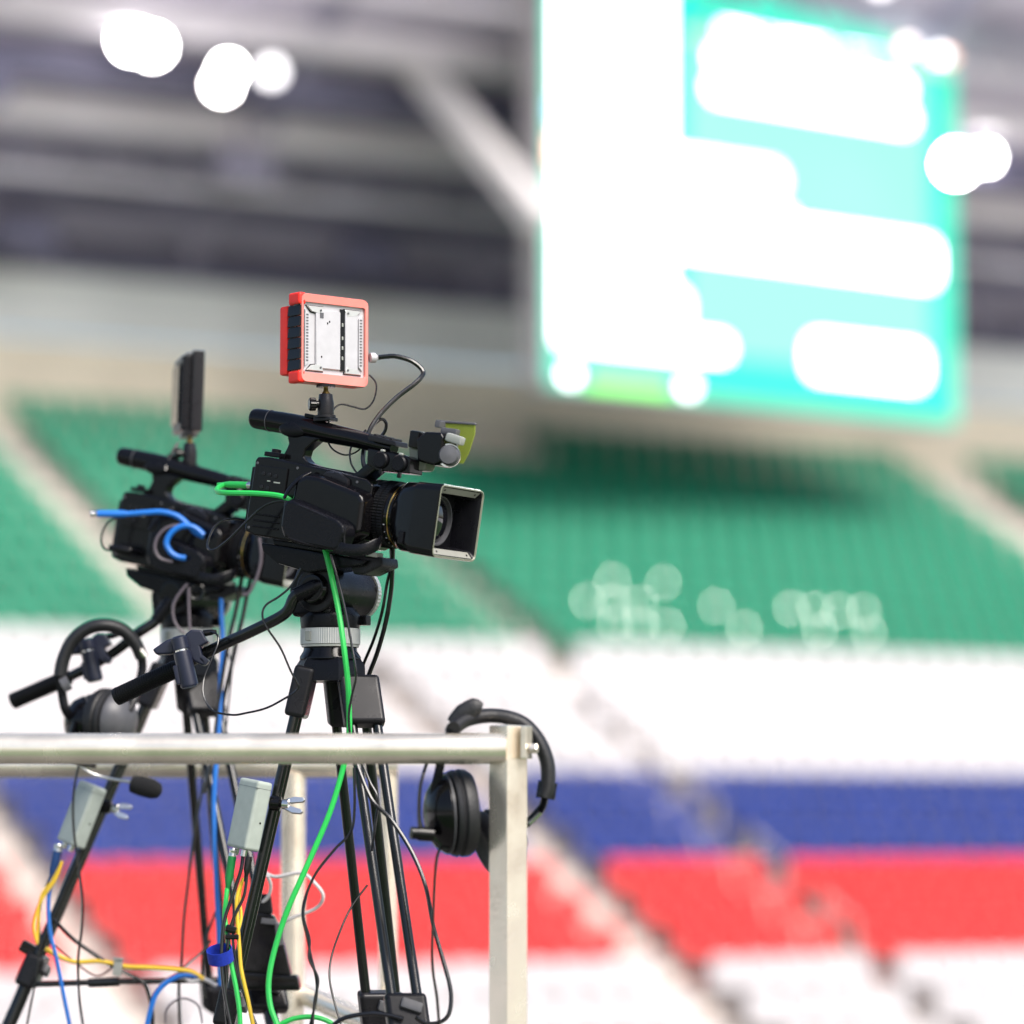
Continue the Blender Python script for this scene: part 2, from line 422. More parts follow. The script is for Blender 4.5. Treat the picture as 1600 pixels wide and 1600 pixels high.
for i in range(-7, ROW1 + 1):
    ends = [10.0] + [e for a, w in aisles(i) for e in (a - w / 2, a + w / 2)] + [54.0]
    for e0, e1 in zip(ends[::2], ends[1::2]):              # seats fill each block from aisle to aisle
        n = max(1, int((e1 - e0) / .49)); pitch = (e1 - e0) / n
        for k in range(n):
            r = round(e0 + pitch * (k + .5), 4)
            if i >= 16 and 29.3 < r < 34.0: continue
            w = S(r, back_s(i) - .09, tread_z(i)); x, y = proj(w + Vector((0, 0, .6)))
            if -420 < x < 2020: spots.append((i, r, w, x, y))
inv = sorted([s for s in spots if 0 < s[3] < 1600 and s[4] < 1590], key=lambda s: s[2].y)[:300]
single = {(s[0], s[1]) for s in inv}
ROWS = {}
for q in spots: ROWS.setdefault(q[0], []).append(q[1])
rest = {c: bmesh.new() for c in seat_me}; seating = {}
for i, r, w, x, y in spots:
    c = row_col(i); jit = random.uniform(-.02, .02)
    mt = Matrix.Translation(w) @ SROT.to_4x4() @ Matrix.Rotation(jit, 4, 'Z')
    if (i, r) in single:
        o = bpy.data.objects.new('stadium_seat', seat_me[c]); COL.objects.link(o); o.matrix_world = mt
        tag(o, row_label(i, r), 'seat', '%s seats, row %d' % (c, i + 8))
    else:
        n0 = len(rest[c].verts); rest[c].from_mesh(seat_me[c]); rest[c].verts.ensure_lookup_table()
        bmesh.ops.transform(rest[c], matrix=mt, verts=rest[c].verts[n0:])
for c, b in rest.items():
    if len(b.verts) == 0: continue
    for f in b.faces: f.smooth = True
    me = bpy.data.meshes.new(c + '_seating'); b.to_mesh(me); b.free(); me.materials.append(M['seat_' + c])
    o = bpy.data.objects.new(c + '_seating', me); COL.objects.link(o); seating[c] = o
    tag(o, {'green': 'upper block of green plastic stadium seats below the beige rear wall', 'white': 'farther rows of white plastic stadium seats under the green block', 'blue': 'farther blue plastic stadium seats at the ends of the blue rows', 'red': 'farther red plastic stadium seats at the ends of the red rows'}[c], 'seating', kind='stuff')
sm_b.free()
# added satin reflectors, tilted between sun and lens to make glints
half = (to_sun + (Vector((0, 0, EYE)) - S(35, 48, 3)).normalized()).normalized()
pm = MB(); pm.box((0, 0, 0), (.10, .055, .006), bev=.002, seg=1); po = pm.build('glint_reflector', 'plate', wn=False); plate_me = po.data; bpy.data.objects.remove(po)
used_plate = set()
for x, row in [(920, 8), (970, 8), (1020, 8), (1120, 8), (1222, 8), (1275, 8), (1322, 8), (1370, 8), (945, 7), (995, 7), (1050, 7), (1180, 7), (1295, 7), (1345, 7), (957, 9), (1053, 9)]:
    best = min((s for s in spots if s[0] == row and (s[0], s[1]) not in used_plate), key=lambda s: abs(s[3] - x))
    used_plate.add((best[0], best[1]))
    o = bpy.data.objects.new('glint_reflector', plate_me); COL.objects.link(o); o.parent = seating['green' if best[0] > 6 else 'white']
    jit = Vector((random.uniform(-.06, .06), random.uniform(-.06, .06), random.uniform(-.06, .06)))
    o.matrix_world = Matrix.Translation(best[2] + SROT @ Vector((0, .035, .765))) @ (half + jit).to_track_quat('Z', 'X').to_matrix().to_4x4()

# short handrails down the aisle that crosses the blue and red rows
for k, i in enumerate((-4, -2, 0, 2)):
    b = MB(); z = tread_z(i); s = back_s(i)
    pts = [S(28.8, s - .2, z), S(28.8, s - .2, z + .80), S(28.8, s + .5, z + 1.14), S(28.8, s + .5, z + .42)]
    b.tube(pts, .022, 8)
    tag(b.build('aisle_handrail', 'stepc', origin=pts[0], wn=False), 'short pale steel handrail in the aisle beside the %s rows' % ('lower red', 'upper red', 'blue', 'lowest white')[k], 'handrail', 'handrails down the aisle')

# ------------------------------------------------------------------ video screen and its support
yaw = R_(38.5)
SX = Vector((math.cos(yaw), math.sin(yaw), 0)); SN = Vector((math.sin(yaw), -math.cos(yaw), 0))
BL = P(858, 598, 61.2); SW, SH = 9.80, 7.5
smx = Matrix((SX, -SN, Vector((0, 0, 1)))).transposed().to_4x4(); smx.translation = BL
scr = empty('video_screen', smx, 'large lit teal and white video screen hanging under the stadium roof', 'video screen')
b = MB(); b.box((SW / 2, .32, SH / 2), (SW + .14, .6, SH + .14), bev=.03); b.build('cabinet', 'cab', scr)
b = MB(); b.box((SW / 2, .012, SH / 2), (SW, .02, SH)); b.build('display', 'led_teal', scr, wn=False)
def blk(x0, z0, x1, z1, m, lift, rad=.25, name='display_block'):
    b = MB(); b.prism([(x + (x0 + x1) / 2, z + (z0 + z1) / 2) for x, z in rrect(x1 - x0, z1 - z0, min(rad, (x1 - x0) / 2.1, (z1 - z0) / 2.1), 4)], -lift, -lift + .004)
    b.build(name, m, scr, wn=False)
def scr_uv(x, y):
    """where the sight line through (x, y) meets the screen"""
    d = P(x, y, 1) - Vector((0, 0, EYE)); k = (BL - Vector((0, 0, EYE))).dot(SN) / d.dot(SN)
    q = Vector((0, 0, EYE)) + d * k - BL
    return q.dot(SX), q.z
def sblk(xa, ya, xb, yb, m, lift, rad=.25):
    """block between photo corners: left-top (xa, ya) and right-bottom (xb, yb)"""
    u0, v1 = scr_uv(xa, ya); u1, v0 = scr_uv(xb, yb)
    blk(u0, v0, u1, v1, m, lift, rad)
sblk(1072, 34, 1455, 592, 'led_pale', .006, .5)
sblk(870, -80, 1046, 556, 'led_white', .011, .1)
sblk(1128, 52, 1415, 92, 'led_text', .011)
sblk(1108, 118, 1425, 205, 'led_text', .011)
sblk(1112, 74, 1418, 156, 'led_text', .014, .1)
sblk(1408, 64, 1488, 96, 'led_peach', .014)
sblk(1416, 66, 1474, 94, 'led_text', .017)
sblk(1030, 232, 1222, 308, 'led_white', .011)
sblk(1030, 318, 1462, 446, 'led_text', .011, .2)
sblk(1030, 300, 1236, 350, 'led_white', .014)
sblk(1030, 450, 1072, 560, 'led_white', .011)
sblk(1056, 520, 1138, 562, 'led_text', .014)
sblk(1262, 524, 1444, 606, 'led_text', .011)
sblk(985, 20, 1010, 45, 'led_blue', .016); sblk(864, 150, 872, 190, 'led_blue', .016); sblk(863, 210, 871, 260, 'led_peach', .016)
ug0, ug1 = scr_uv(915, 590)[0], scr_uv(1050, 600)[0]
blk(ug0, .01, ug1, .35, 'led_green', .009, .02)
for xg in (890, 1075):
    ug = scr_uv(xg, 595)[0]; blk(ug - .12, .06, ug + .12, .30, 'led_text', .020, .1)
# hanging frame
for u in (.8, SW - .8):
    b = MB(); b.tube([Vector((u, .3, SH)), Vector((u, .3, SH + 2.2))], .12, 10); b.build('hanger', 'strut', scr)
a0, a1 = P(634, 82, 63.2), P(850, 345, 60.6)
dr = (a1 - a0).normalized(); sd = dr.cross(Vector((0, 1, 0))).normalized()
stb = MB(); stb.tube([a0 - dr * .3, a1], .30, 4, flat=.7, up=sd)
tag(stb.build('diagonal_strut', 'strut', origin=a1), 'white diagonal steel strut running from the roof to the video screen', 'strut')

# ------------------------------------------------------------------ floodlights
def flood(x, y, d, rad, m, label, power, arm=None, aim=(.0, -1, -.35)):
    O = P(x, y, d); ax = Vector(aim).normalized()
    root = empty('floodlight', axis_m(O, ax), label, 'floodlight', 'lit floodlights under the roof')
    b = MB(); b.lathe([(-.30, .05), (-.28, rad * .6), (-.05, rad * .98), (.02, rad * 1.06), (.03, rad)], n=24); b.build('housing', 'beam_d', root)
    b = MB(); b.lathe([(.031, rad * .97), (.045, rad * .6), (.05, 0)], n=24); b.build('lamp_glass', m, root)
    s_ = O.dot(DV); up = max(.3, roof_z(s_) + EYE - O.z) if arm is None else 0
    pts = [O + Vector((0, .15, 0)), O + Vector((0, .3, .35)), O + Vector((0, .3, up))] if arm is None else [O + Vector((0, .15, 0)), O + Vector(arm)]
    b = MB(); inv_ = root.matrix_world.inverted(); b.tube([inv_ @ p for p in pts], .04, 8); b.build('bracket', 'beam_m', root)
    if power:                                # the light this lamp throws
        l = bpy.data.lights.new('floodlight_beam', 'POINT'); l.energy = power; l.shadow_soft_size = rad * .8; l.color = (1, .95, .97)
        lo = bpy.data.objects.new('floodlight_beam', l); COL.objects.link(lo); lo.location = O + ax * (rad * .8 + .1); lo['kind'] = 'helper'
flood(207, 62, 60.0, .24, 'lamp', 'brightest round floodlight, left of the top left pair', 14)
flood(238, 72, 60.0, .22, 'lamp', 'bright round floodlight, right half of the top left pair', 14)
flood(347, 132, 60.5, .17, 'lamp', 'bright floodlight between the big pair and the dim lamp', 14)
flood(357, 109, 60.5, .16, 'lamp', 'floodlight overlapping the upper edge of the middle bright lamp', 14)
flood(424, 112, 61.0, .18, 'lamp_dim', 'dim floodlight, last to the right of the top left row', 8)
flood(1494, 255, 66.0, .26, 'lamp', 'bright floodlight at the right edge of the video screen', 0, arm=(-.12, .95, 0))
flood(1540, 246, 70.0, .16, 'lamp', 'smaller floodlight just right of the screen edge lamp', 14)
flood(1375, -30, 62.0, .18, 'lamp_dim', 'dim floodlight above the top edge of the video screen', 8)

# ------------------------------------------------------------------ railing
DR = 5.5; DB = 6.9
Zr = P(800, 1170, DR).z
rail = empty('guard_rail', Matrix.Translation((P(795, 1170, DR).x, DR, EYE - .97)), 'pale steel tube guard rail in front of the two tripods', 'railing')
ri = rail.matrix_world.inverted()
def rb(pts, r, name, n=28, **k):
    b = MB(); b.tube([ri @ Vector(p) for p in pts], r, n, **k); return b.build(name, 'steel', rail)
xc = P(795, 1170, DR).x
rb([(-3.4, DR, Zr), (xc - .004, DR, Zr)], .0235, 'top_rail')
b = MB(); b.box(ri @ Vector((xc - .001, DR + .012, (P(0, 1133, DR).z + EYE - .97) / 2)), (.042, .042, P(0, 1133, DR).z - EYE + .97), rot=Matrix.Rotation(R_(43), 3, 'Z'), bev=.003); b.build('corner_post', 'steel', rail)
rb([(-3.4, DB, Zr), (P(622, 1196, DB).x, DB, Zr)], .0235, 'rear_rail')
rb([(P(465, 0, DB).x, DB, Zr - .015), (P(465, 0, DB).x, DB, EYE - .97)], .0235, 'post')
rb([(P(611, 0, DB).x, DB, Zr - .015), (P(611, 0, DB).x, DB, EYE - .97)], .0175, 'post')
rb([(-2.6, DB, Zr - .015), (-2.6, DB, EYE - .97)], .0235, 'post')
rb([P(478, 1555, DB), P(590, 1605, 6.55), P(760, 1700, 5.6)], .02, 'lower_rail')
b = MB(); b.box(ri @ P(822.5, 1160, DR), (.010, .030, .050), rot=Matrix.Rotation(R_(-18), 3, 'Z'), bev=.002); b.build('bracket', 'steel', rail)
b = MB(); b.lathe([(0, .0085), (.010, .0085), (.012, .007)], axis_m(ri @ P(828, 1170, DR - .004), (1, -.25, 0)), n=6); b.build('bolt', 'steel', rail)

# ------------------------------------------------------------------ video camera
def make_camera(mtx, label, full=True):
    root = empty('video_camera', mtx, label, 'video camera')
    V = lambda *a: Vector(a) * mm
    def out(pts): return [(x * mm, z * mm) for x, z in pts]
    b = MB(); b.prism(out([(-80, 62), (-76, 68), (-55, 70), (60, 62), (138, 54), (150, 46), (150, -44), (128, -56), (60, -62), (-62, -60), (-82, -54)]), -.050, .052, bev=.005, seg=3)
    body = b.build('body', 'black', root)
    # rear battery plate and its ridges
    b = MB(); b.box(V(-84, 2, 2), (.012, .088, .100), bev=.004); b.build('rear_panel', 'matte', body)
    b = MB(); b.box(V(-62, -18, 75), (.030, .026, .008), bev=.002); b.lathe([(0, .008), (.005, .008), (.006, .006)], Matrix.Translation(V(-62, -18, 79)), n=20); b.build('top_switch', 'matte', body)
    b = MB(); b.box(V(-40, -51, 30), (.055, .004, .050), bev=.0015); b.build('side_door', 'black', body)
    for zz in (-25, -35, -45):
        b = MB(); b.box(V(-42, -51.5, zz), (.05, .003, .003), bev=.001, seg=1); b.build('vent_rib', 'matte', body)
    # grip bulge
    b = MB(); b.prism(out([(14, 44), (34, 54), (62, 54), (150, 34), (159, 22), (160, -34), (140, -48), (40, -52), (8, -30)]), -.048, -.080, bev=.008, seg=3, taper=.90, shift=(.002, -.002)); b.build('grip', 'black', root)
    b = MB(); b.prism(out([(56, 50), (62, 58), (84, 60), (106, 50), (108, 40), (84, 46)]), -.058, -.034, bev=.003); b.build('zoom_rocker', 'dgrey', root)
    b = MB(); b.box(V(131, -78.6, 20), (.006, .002, .006), bev=.0008, seg=1, rot=Matrix.Rotation(R_(8), 3, 'Y')); b.build('badge', 'grey', root)
    b = MB(); b.tube([V(36, -60, 54), V(26, -74, 42), V(14, -82, 22), V(8, -84, 6)], [.004, .006, .006, .005], 10, flat=.5, smooth=4); b.build('strap_crease', 'leather', root)
    # hand strap
    b = MB(); b.prism(out([(14, -2), (20, 8), (34, 9), (130, -14), (146, -24), (150, -36), (143, -64), (134, -70), (50, -66), (24, -58), (14, -40)]), -.078, -.104, bev=.007, seg=3, taper=.88); st = b.build('hand_strap', 'leather', root)
    b = MB(); b.tube([V(20, -97, 2), V(60, -103.5, -4), (V(134, -101, -24)), V(141, -100, -40), V(134, -100, -62), V(54, -103, -58), V(26, -100, -44), V(20, -97, 2)], .0016, 6, smooth=4); b.build('stitch_seam', 'dgrey', st)
    b = MB(); b.tube([V(126, -100, -58), V(150, -101, -62), V(176, -92, -58), V(188, -72, -46), V(180, -52, -40)], .010, 10, flat=.25, smooth=5, up=(0, 0, 1)); b.build('strap_loop', 'leather', st)
    # lens: axis +X at z = 4
    L = axis_m(V(0, 0, 4), (1, 0, 0))
    b = MB(); b.lathe([(h * mm, r * mm) for h, r in [(120, 44), (125, 50), (132, 52), (133, 49), (150, 49), (152, 51), (190, 51), (196, 50), (206, 52)]], L, n=56); ln = b.build('lens_barrel', 'black', root)
    b = MB(); b.lathe([(h * mm, r * mm) for h, r in [(133.5, 49), (134, 53.5), (146, 53.5), (146.5, 49)]], L, n=140, teeth=(.134, .146, .0012)); b.build('zoom_ring', 'rubber', ln, sharp=20)
    b = MB(); b.lathe([(h * mm, r * mm) for h, r in [(154, 50), (154.6, 54.6), (164, 54.6), (164.3, 53.2), (166, 53.2), (166.3, 54.6), (176, 54.6), (176.6, 50)]], L, n=140, teeth=(.1546, .176, .0013)); b.build('focus_ring', 'rubber', ln, sharp=20)
    b = MB(); b.lathe([(h * mm, r * mm) for h, r in [(184.5, 50.5), (184.6, 52.2), (186, 52.2), (186.2, 50.5)]], L, n=56); b.build('gold_ring', 'gold', ln)
    b = MB(); b.lathe([(h * mm, r * mm) for h, r in [(243.5, 37), (248, 34), (253, 25), (256, 13), (257, 0)]], L, n=40); b.build('front_glass', 'glass', ln)
    # hood: outer loft + hollow inside
    def loop(x, w, h, r, cz=4, cy=0): return [Vector((x, cy + a, cz + c)) * mm for a, c in [(p[0], p[1]) for p in rrect(w, h, r, 5)]]
    outer = [loop(192, 106, 106, 50), loop(200, 112, 110, 40), loop(214, 124, 111, 22), loop(236, 130, 112, 14), loop(240, 134, 115, 13), loop(284, 141, 117, 12), loop(288, 139, 115, 11)]
    b = MB(); b.loops(outer, cap0=True, cap1=False); hd = b.build('lens_hood', 'black', root)
    b = MB(); b.loops([outer[-1], loop(288.4, 135, 111, 9), loop(286, 133, 109, 9)], cap0=False, cap1=False); b.build('hood_rim', 'olive', hd)
    b = MB(); b.loops([loop(286.2, 133.2, 109.2, 9), loop(279, 126, 90, 4), loop(244, 112, 84, 4), loop(243, 82, 82, 40)], cap0=False, cap1=True); b.build('hood_inside', 'matte', hd)
    for k in (1, -1):
        z0, z1 = 4 + k * 53.2, 4 + k * 44.2
        b = MB(); b.loops([[Vector((285.6, -60, z0)) * mm, Vector((285.6, 60, z0)) * mm, Vector((278.6, 57, z1)) * mm, Vector((278.6, -57, z1)) * mm],
                           [Vector((284.0, -60, z0)) * mm, Vector((284.0, 60, z0)) * mm, Vector((277.6, 57, z1)) * mm, Vector((277.6, -57, z1)) * mm]]); lip = b.build('hood_lip', 'cream', hd)
        for y in (-48, 48):
            b = MB(); b.lathe([(0, .0018), (.0008, .0018)], axis_m(Vector((282.6, y, 4 + k * 49)) * mm, (.8, 0, -.6 * k)), n=12); b.build('screw', 'dgrey', lip)
    b = MB(); b.lathe([(h * mm, r * mm) for h, r in [(243.2, 40), (252, 40), (252.4, 37.5), (246, 37)]], L, n=48); b.build('glass_ring', 'midgrey', hd)
    b = MB(); b.box(V(224, -64, -30), (.010, .006, .020), bev=.002); b.build('hood_latch', 'matte', hd)
    # carry handle
    hp = [(-131, 131), (-128, 131), (-118, 131), (-60, 129), (-20, 126), (20, 122), (80, 117.5), (110, 114), (150, 110)]
    hr = [8, 14, 17, 18, 18.5, 16.5, 14.5, 14, 13]
    b = MB(); b.tube([V(x, 0, z) for x, z in hp], [r * mm for r in hr], 18, smooth=4, flat=1.0); h = b.build('carry_handle', 'black', root)
    b = MB(); b.tube([V(-94, 0, 130.2), V(-93, 0, 130.2)], .0184, 24); b.build('handle_seam', 'midgrey', h)
    b = MB(); b.ball(V(-40, -15, 120), .016, (1.6, .35, .8)); b.build('thumb_pad', 'matte', h)
    b = MB(); b.box(V(-18, 0, 146), (.016, .012, .006), bev=.0015, rot=Matrix.Rotation(R_(4), 3, 'Y')); b.build('zoom_switch', 'matte', h)
    nk = [(-52, 116), (-44, 96), (-50, 80), (-62, 68), (-58, 62), (80, 55), (110, 56), (104, 62), (20, 66), (-2, 70), (-12, 78), (-10, 90), (6, 106), (20, 112)]
    b = MB(); b.prism(out(nk), -.013, .013, bev=.004, seg=3); b.build('handle_neck', 'black', h)
    b = MB(); b.prism(out([(88, 56), (112, 52), (146, 84), (164, 104), (138, 104)]), -.020, .016, bev=.004); b.build('front_strut', 'black', h)
    # audio input box with two round sockets
    b = MB(); b.prism(out([(128, 104), (200, 100), (211, 96), (212, 72), (150, 70), (130, 78)]), -.046, -.004, bev=.003); xb = b.build('audio_box', 'black', root)
    for x, z in ((157, 88), (192, 86)):
        b = MB(); b.lathe([(0, .0135), (.004, .0135), (.006, .0115), (.007, .0115)], axis_m(V(x, -46, z), (0, -1, 0)), n=28); j = b.build('audio_socket', 'matte', xb)
        b = MB(); b.box(V(x + 1, -47, z + 15), (.007, .006, .004), bev=.001, seg=1); b.build('socket_latch', 'grey', j)
        b = MB(); b.box(V(x + 2, -46, z - 18), (.006, .006, .010), bev=.001, seg=1); b.build('socket_tab', 'black', j)
    b = MB(); b.prism(out([(116, 127), (168, 121), (170, 113), (116, 117)]), -.030, .010, bev=.002)
    for k in range(3): b.box(V(126 + 15 * k, -10, 126.5 - 1.7 * k), (.008, .030, .005), bev=.001, seg=1)
    b.build('accessory_shoe', 'dgrey', root)
    # folded screen / microphone block in front
    b = MB(); b.prism(out([(186, 116), (214, 112), (228, 100), (222, 80), (196, 78)]), -.018, .012, bev=.004); b.build('screen_arm', 'olive', root)
    b = MB(); b.prism(out([(206, 128), (220, 142), (250, 144), (256, 136), (258, 96), (246, 90), (214, 94)]), -.030, .016, bev=.004, seg=3); sb = b.build('screen_block', 'black', root)
    b = MB(); b.box(V(199, -14, 128), (.018, .024, .028), bev=.003); b.build('block_wedge', 'black', sb)
    b = MB(); b.box(V(276, -26, 136), (.030, .016, .014), bev=.004, rot=Matrix.Rotation(R_(10), 3, 'Y')); b.build('hinge_cap', 'grey', sb)
    b = MB(); b.box(V(252, -4, 148), (.030, .014, .010), bev=.003); b.build('hinge_cap', 'midgrey', sb)
    b = MB(); b.lathe([(0, .016), (.012, .0165), (.016, .014), (.017, .006), (.018, 0)], axis_m(V(268, -22, 109), (.35, -.9, .05)), n=28); b.build('hinge_knob', 'midgrey', sb)
    b = MB(); b.lathe([(0, .019), (.006, .019)], axis_m(V(262, -14, 109), (.35, -.9, .05)), n=28); b.build('hinge_ring', 'chrome', sb)
    b = MB(); b.prism(out([(222, 163), (284, 166), (286, 150), (280, 118), (272, 100), (262, 100), (258, 150), (222, 156)]), .014, .017); b.build('translucent_flap', M['film'], sb)
    b = MB(); b.box(V(254, 15, 164), (.064, .006, .004), bev=.001, seg=1, rot=Matrix.Rotation(R_(-2.5), 3, 'Y')); b.box(V(226, 6, 158), (.010, .020, .012), bev=.002); b.build('flap_holder', 'midgrey', sb)
    # small controls, screws and marks
    for k, (x, z) in enumerate(((-58, 42), (-46, 41), (-34, 40), (-58, 20), (-46, 19))):
        b = MB(); b.lathe([(0, .0034), (.0012, .0034), (.0016, .0026)], axis_m(V(x, -53, z), (0, -1, 0)), n=14); b.build('button', 'dgrey', body)
    for x, z in ((-74, 58), (-74, -48), (4, 58), (120, 48)):
        b = MB(); b.lathe([(0, .0022), (.0008, .0022)], axis_m(V(x, -50, z), (0, -1, 0)), n=12); b.build('screw', 'midgrey', body)
    for k in range(9):
        a = R_(200 + 14 * k)
        b = MB(); b.box(Vector((.1795, .0518 * math.cos(a), .004 - .0518 * math.sin(a) * -1)), (.0008 if k % 2 else .002, .0016, .0016)); b.build('scale_mark', 'alu', ln)
    b = MB(); b.box(V(-30, -53.4, 30), (.012, .0006, .0022)); b.box(V(-46, -53.4, 31), (.006, .0006, .0018)); b.build('printed_mark', 'grey', body)
    # plate under the body
    b = MB(); b.prism(out([(-40, -62), (110, -63), (104, -72), (-34, -71)]), -.030, .030, bev=.002); b.build('base_plate', 'matte', root)
    return root

CAM_O = P(480, 790, 5.9); CAM_AX = heading(29, 9)
cam1 = make_camera(fmat(CAM_O, CAM_AX), 'black video camera in front, its lens hood facing right, red monitor on top')

# ------------------------------------------------------------------ tripod with fluid head
DECK = EYE - .97
def leg_tubes(b, top, foot, sep, r, t0=0, t1=1):
    for k in (-1, 1):
        o = sep * (k / 2); b.tube([top + o + (foot - top) * t0, top + o + (foot - top) * t1], r, 14)

def make_tripod(O, psi, label, legs, bar, plate_pitch, cam_mtx):
    """O: centre of the spider; legs: list of (direction from spider, side vector, collar fraction)"""
    root = empty('tripod', Matrix.Translation((O.x, O.y, DECK)), label, 'tripod')
    ri = root.matrix_world.inverted(); ax = heading(psi); T = fmat(ri @ O, ax)
    zl = lambda h: Matrix.Translation((0, 0, h))
    b = MB(); hx = [(.060 * math.cos(R_(a)), .060 * math.sin(R_(a))) for a in range(15, 375, 60)]
    b.loops([[T @ Vector((x, y, -.020)) for x, y in hx], [T @ Vector((x * .98, y * .98, .006)) for x, y in hx], [T @ Vector((x * .82, y * .82, .020)) for x, y in hx]])
    sp = b.build('spider', 'matte', root)
    b = MB(); b.lathe([(.016, .050), (.020, .050), (.030, .044), (.040, .043)], T, n=40); b.build('bowl', 'black', sp)
    b = MB(); b.lathe([(.040, .046), (.0405, .049), (.066, .049), (.0665, .046)], T, n=160, teeth=(.0405, .066, .0007)); b.build('pan_ring', 'silver', sp, sharp=20)
    b = MB(); b.box(T @ Vector((-.012, -.049, .053)), (.010, .006, .016), rot=T.to_3x3(), bev=.002); b.build('ring_tab', 'grey', sp)
    hd_ = MB(); hd_.lathe([(.036, .047), (.0395, .0475)], T, n=40); hd_.build('index_ring', 'silver', sp)
    # head
    b = MB(); b.lathe([(.067, .048), (.085, .050), (.092, .046), (.10, .040)], T, n=40)
    b.prism([(-.048, .085), (.024, .085), (.024, .11), (.020, .165), (-.034, .172), (-.054, .13)], -.044, .030, bev=.008, seg=3, mtx=T); hd = b.build('fluid_head', 'matte', root)
    drum = T @ axis_m(Vector((.004, -.054, .128)), (0, 1, 0))
    b = MB(); b.lathe([(0, .034), (.002, .037), (.108, .0375), (.122, .041), (.126, .041)], drum, n=48); b.build('tilt_drum', 'dgrey', hd)
    b = MB(); b.lathe([(.126, .0405), (.1265, .0445), (.136, .0445), (.1365, .040)], drum, n=90, teeth=(.1265, .136, .0008)); b.build('drag_ring', 'silver', hd, sharp=20)
    b = MB(); b.lathe([(.136, .040), (.146, .037), (.149, .030)], drum, n=40); b.build('drum_cap', 'matte', hd)
    b = MB(); b.lathe([(-.014, .018), (-.013, .023), (0, .026)], drum, n=40); b.build('bar_rosette', 'black', hd)
    b = MB(); b.box(T @ Vector((.045, .028, .080)), (.022, .016, .016), rot=T.to_3x3(), bev=.002)
    for k in range(4): b.box(T @ Vector((.0385 + .0045 * k, .0195, .080)), (.002, .002, .015), rot=T.to_3x3())
    b.build('pan_lock', 'dgrey', hd)
    b = MB(); b.lathe([(0, .008), (.014, .009), (.016, .007)], T @ axis_m(Vector((.030, .066, .134)), (.6, .5, 0)), n=20); b.build('tilt_lock', 'dgrey', hd)
    # tilting plate, aligned with the camera
    C = ri @ cam_mtx; out = lambda pts: [(x * mm, z * mm) for x, z in pts]
    b = MB(); b.prism(out([(-58, -70), (150, -74), (140, -84), (104, -92), (40, -108), (-20, -100), (-52, -84)]), -.034, .034, bev=.004, seg=2, mtx=C); tp = b.build('tilt_plate', 'matte', hd)
    b = MB(); b.prism(out([(104, -70), (168, -66), (172, -80), (140, -98), (120, -100)]), -.024, .030, bev=.004, mtx=C); b.build('plate_nose', 'dgrey', hd)
    b = MB(); b.box(C @ (Vector((150, -16, -64)) * mm), (.022, .020, .008), rot=C.to_3x3(), bev=.002); b.build('plate_catch', 'grey', hd)
    # pan bar
    pts = [ri @ p for p in bar]
    b = MB(); b.tube(pts[:-1] + [pts[-2] + (pts[-1] - pts[-2]) * .35], .0095, 14, smooth=5); pb = b.build('pan_bar', 'tube', root)
    b = MB(); b.tube([pts[0] + (pts[0] - pts[1]).normalized() * .012, pts[0], pts[1]], [.011, .013, .012], 14); b.lathe([(-.012, .006), (.02, .006)], axis_m(pts[0], ax[1]), n=16); b.build('bar_clamp', 'matte', pb)
    g0, g1 = pts[-2], pts[-1]; gl = (g1 - g0).length; n = int(gl / .0042)
    prof = []
    for k in range(n):
        h = gl * k / n; prof += [(h, .0150), (h + .0022, .0150), (h + .0025, .0132), (h + .0038, .0132)]
    prof = [(-.004, .011)] + prof + [(gl, .0152), (gl + .006, .0145), (gl + .008, .011)]
    b = MB(); b.lathe(prof, axis_m(g0, g1 - g0), n=28); b.build('bar_grip', 'rubber', pb)
    # legs
    for top, foot, sep, fr in legs:
        t_, f_, s_ = ri @ top, ri @ foot, Vector(sep)
        d_ = (f_ - t_).normalized()
        b = MB(); leg_tubes(b, t_ + d_ * .035, t_ + (f_ - t_) * fr, s_, .0082); lg = b.build('leg', 'tube', root)
        q = s_.normalized(); nn = d_.cross(q).normalized(); rot = Matrix((q, nn, -d_)).transposed(); qq = s_.length
        b = MB(); b.box(t_ + d_ * .012, (qq + .026, .034, .084), rot=rot, bev=.008, seg=3); b.build('leg_hinge', 'dgrey', lg)
        c = t_ + (f_ - t_) * fr
        b = MB(); b.box(c + d_ * .030, (qq + .026, .036, .062), rot=rot, bev=.009, seg=3); b.build('leg_collar', 'dgrey', lg)
        b = MB(); b.box(c + d_ * .022 + nn * (-.022 if nn.y > 0 else .022) + q * .006, (.034, .012, .018), rot=rot @ Matrix.Rotation(.35, 3, 'Y'), bev=.004); b.build('leg_lock', 'grey' if 0 else 'midgrey', lg)
        b = MB(); b.tube([c + d_ * .03, f_], .0125, 14); b.build('lower_leg', 'tube', lg)
        b = MB(); b.ball(f_ + Vector((0, 0, .012)), .018, (1, 1, .7)); b.build('foot', 'rubber', lg)
    return root

def at_floor(p0, p1):
    """carry the line p0 -> p1 down to the deck"""
    k = (DECK + .004 - p0.z) / (p1.z - p0.z); return p0 + (p1 - p0) * k

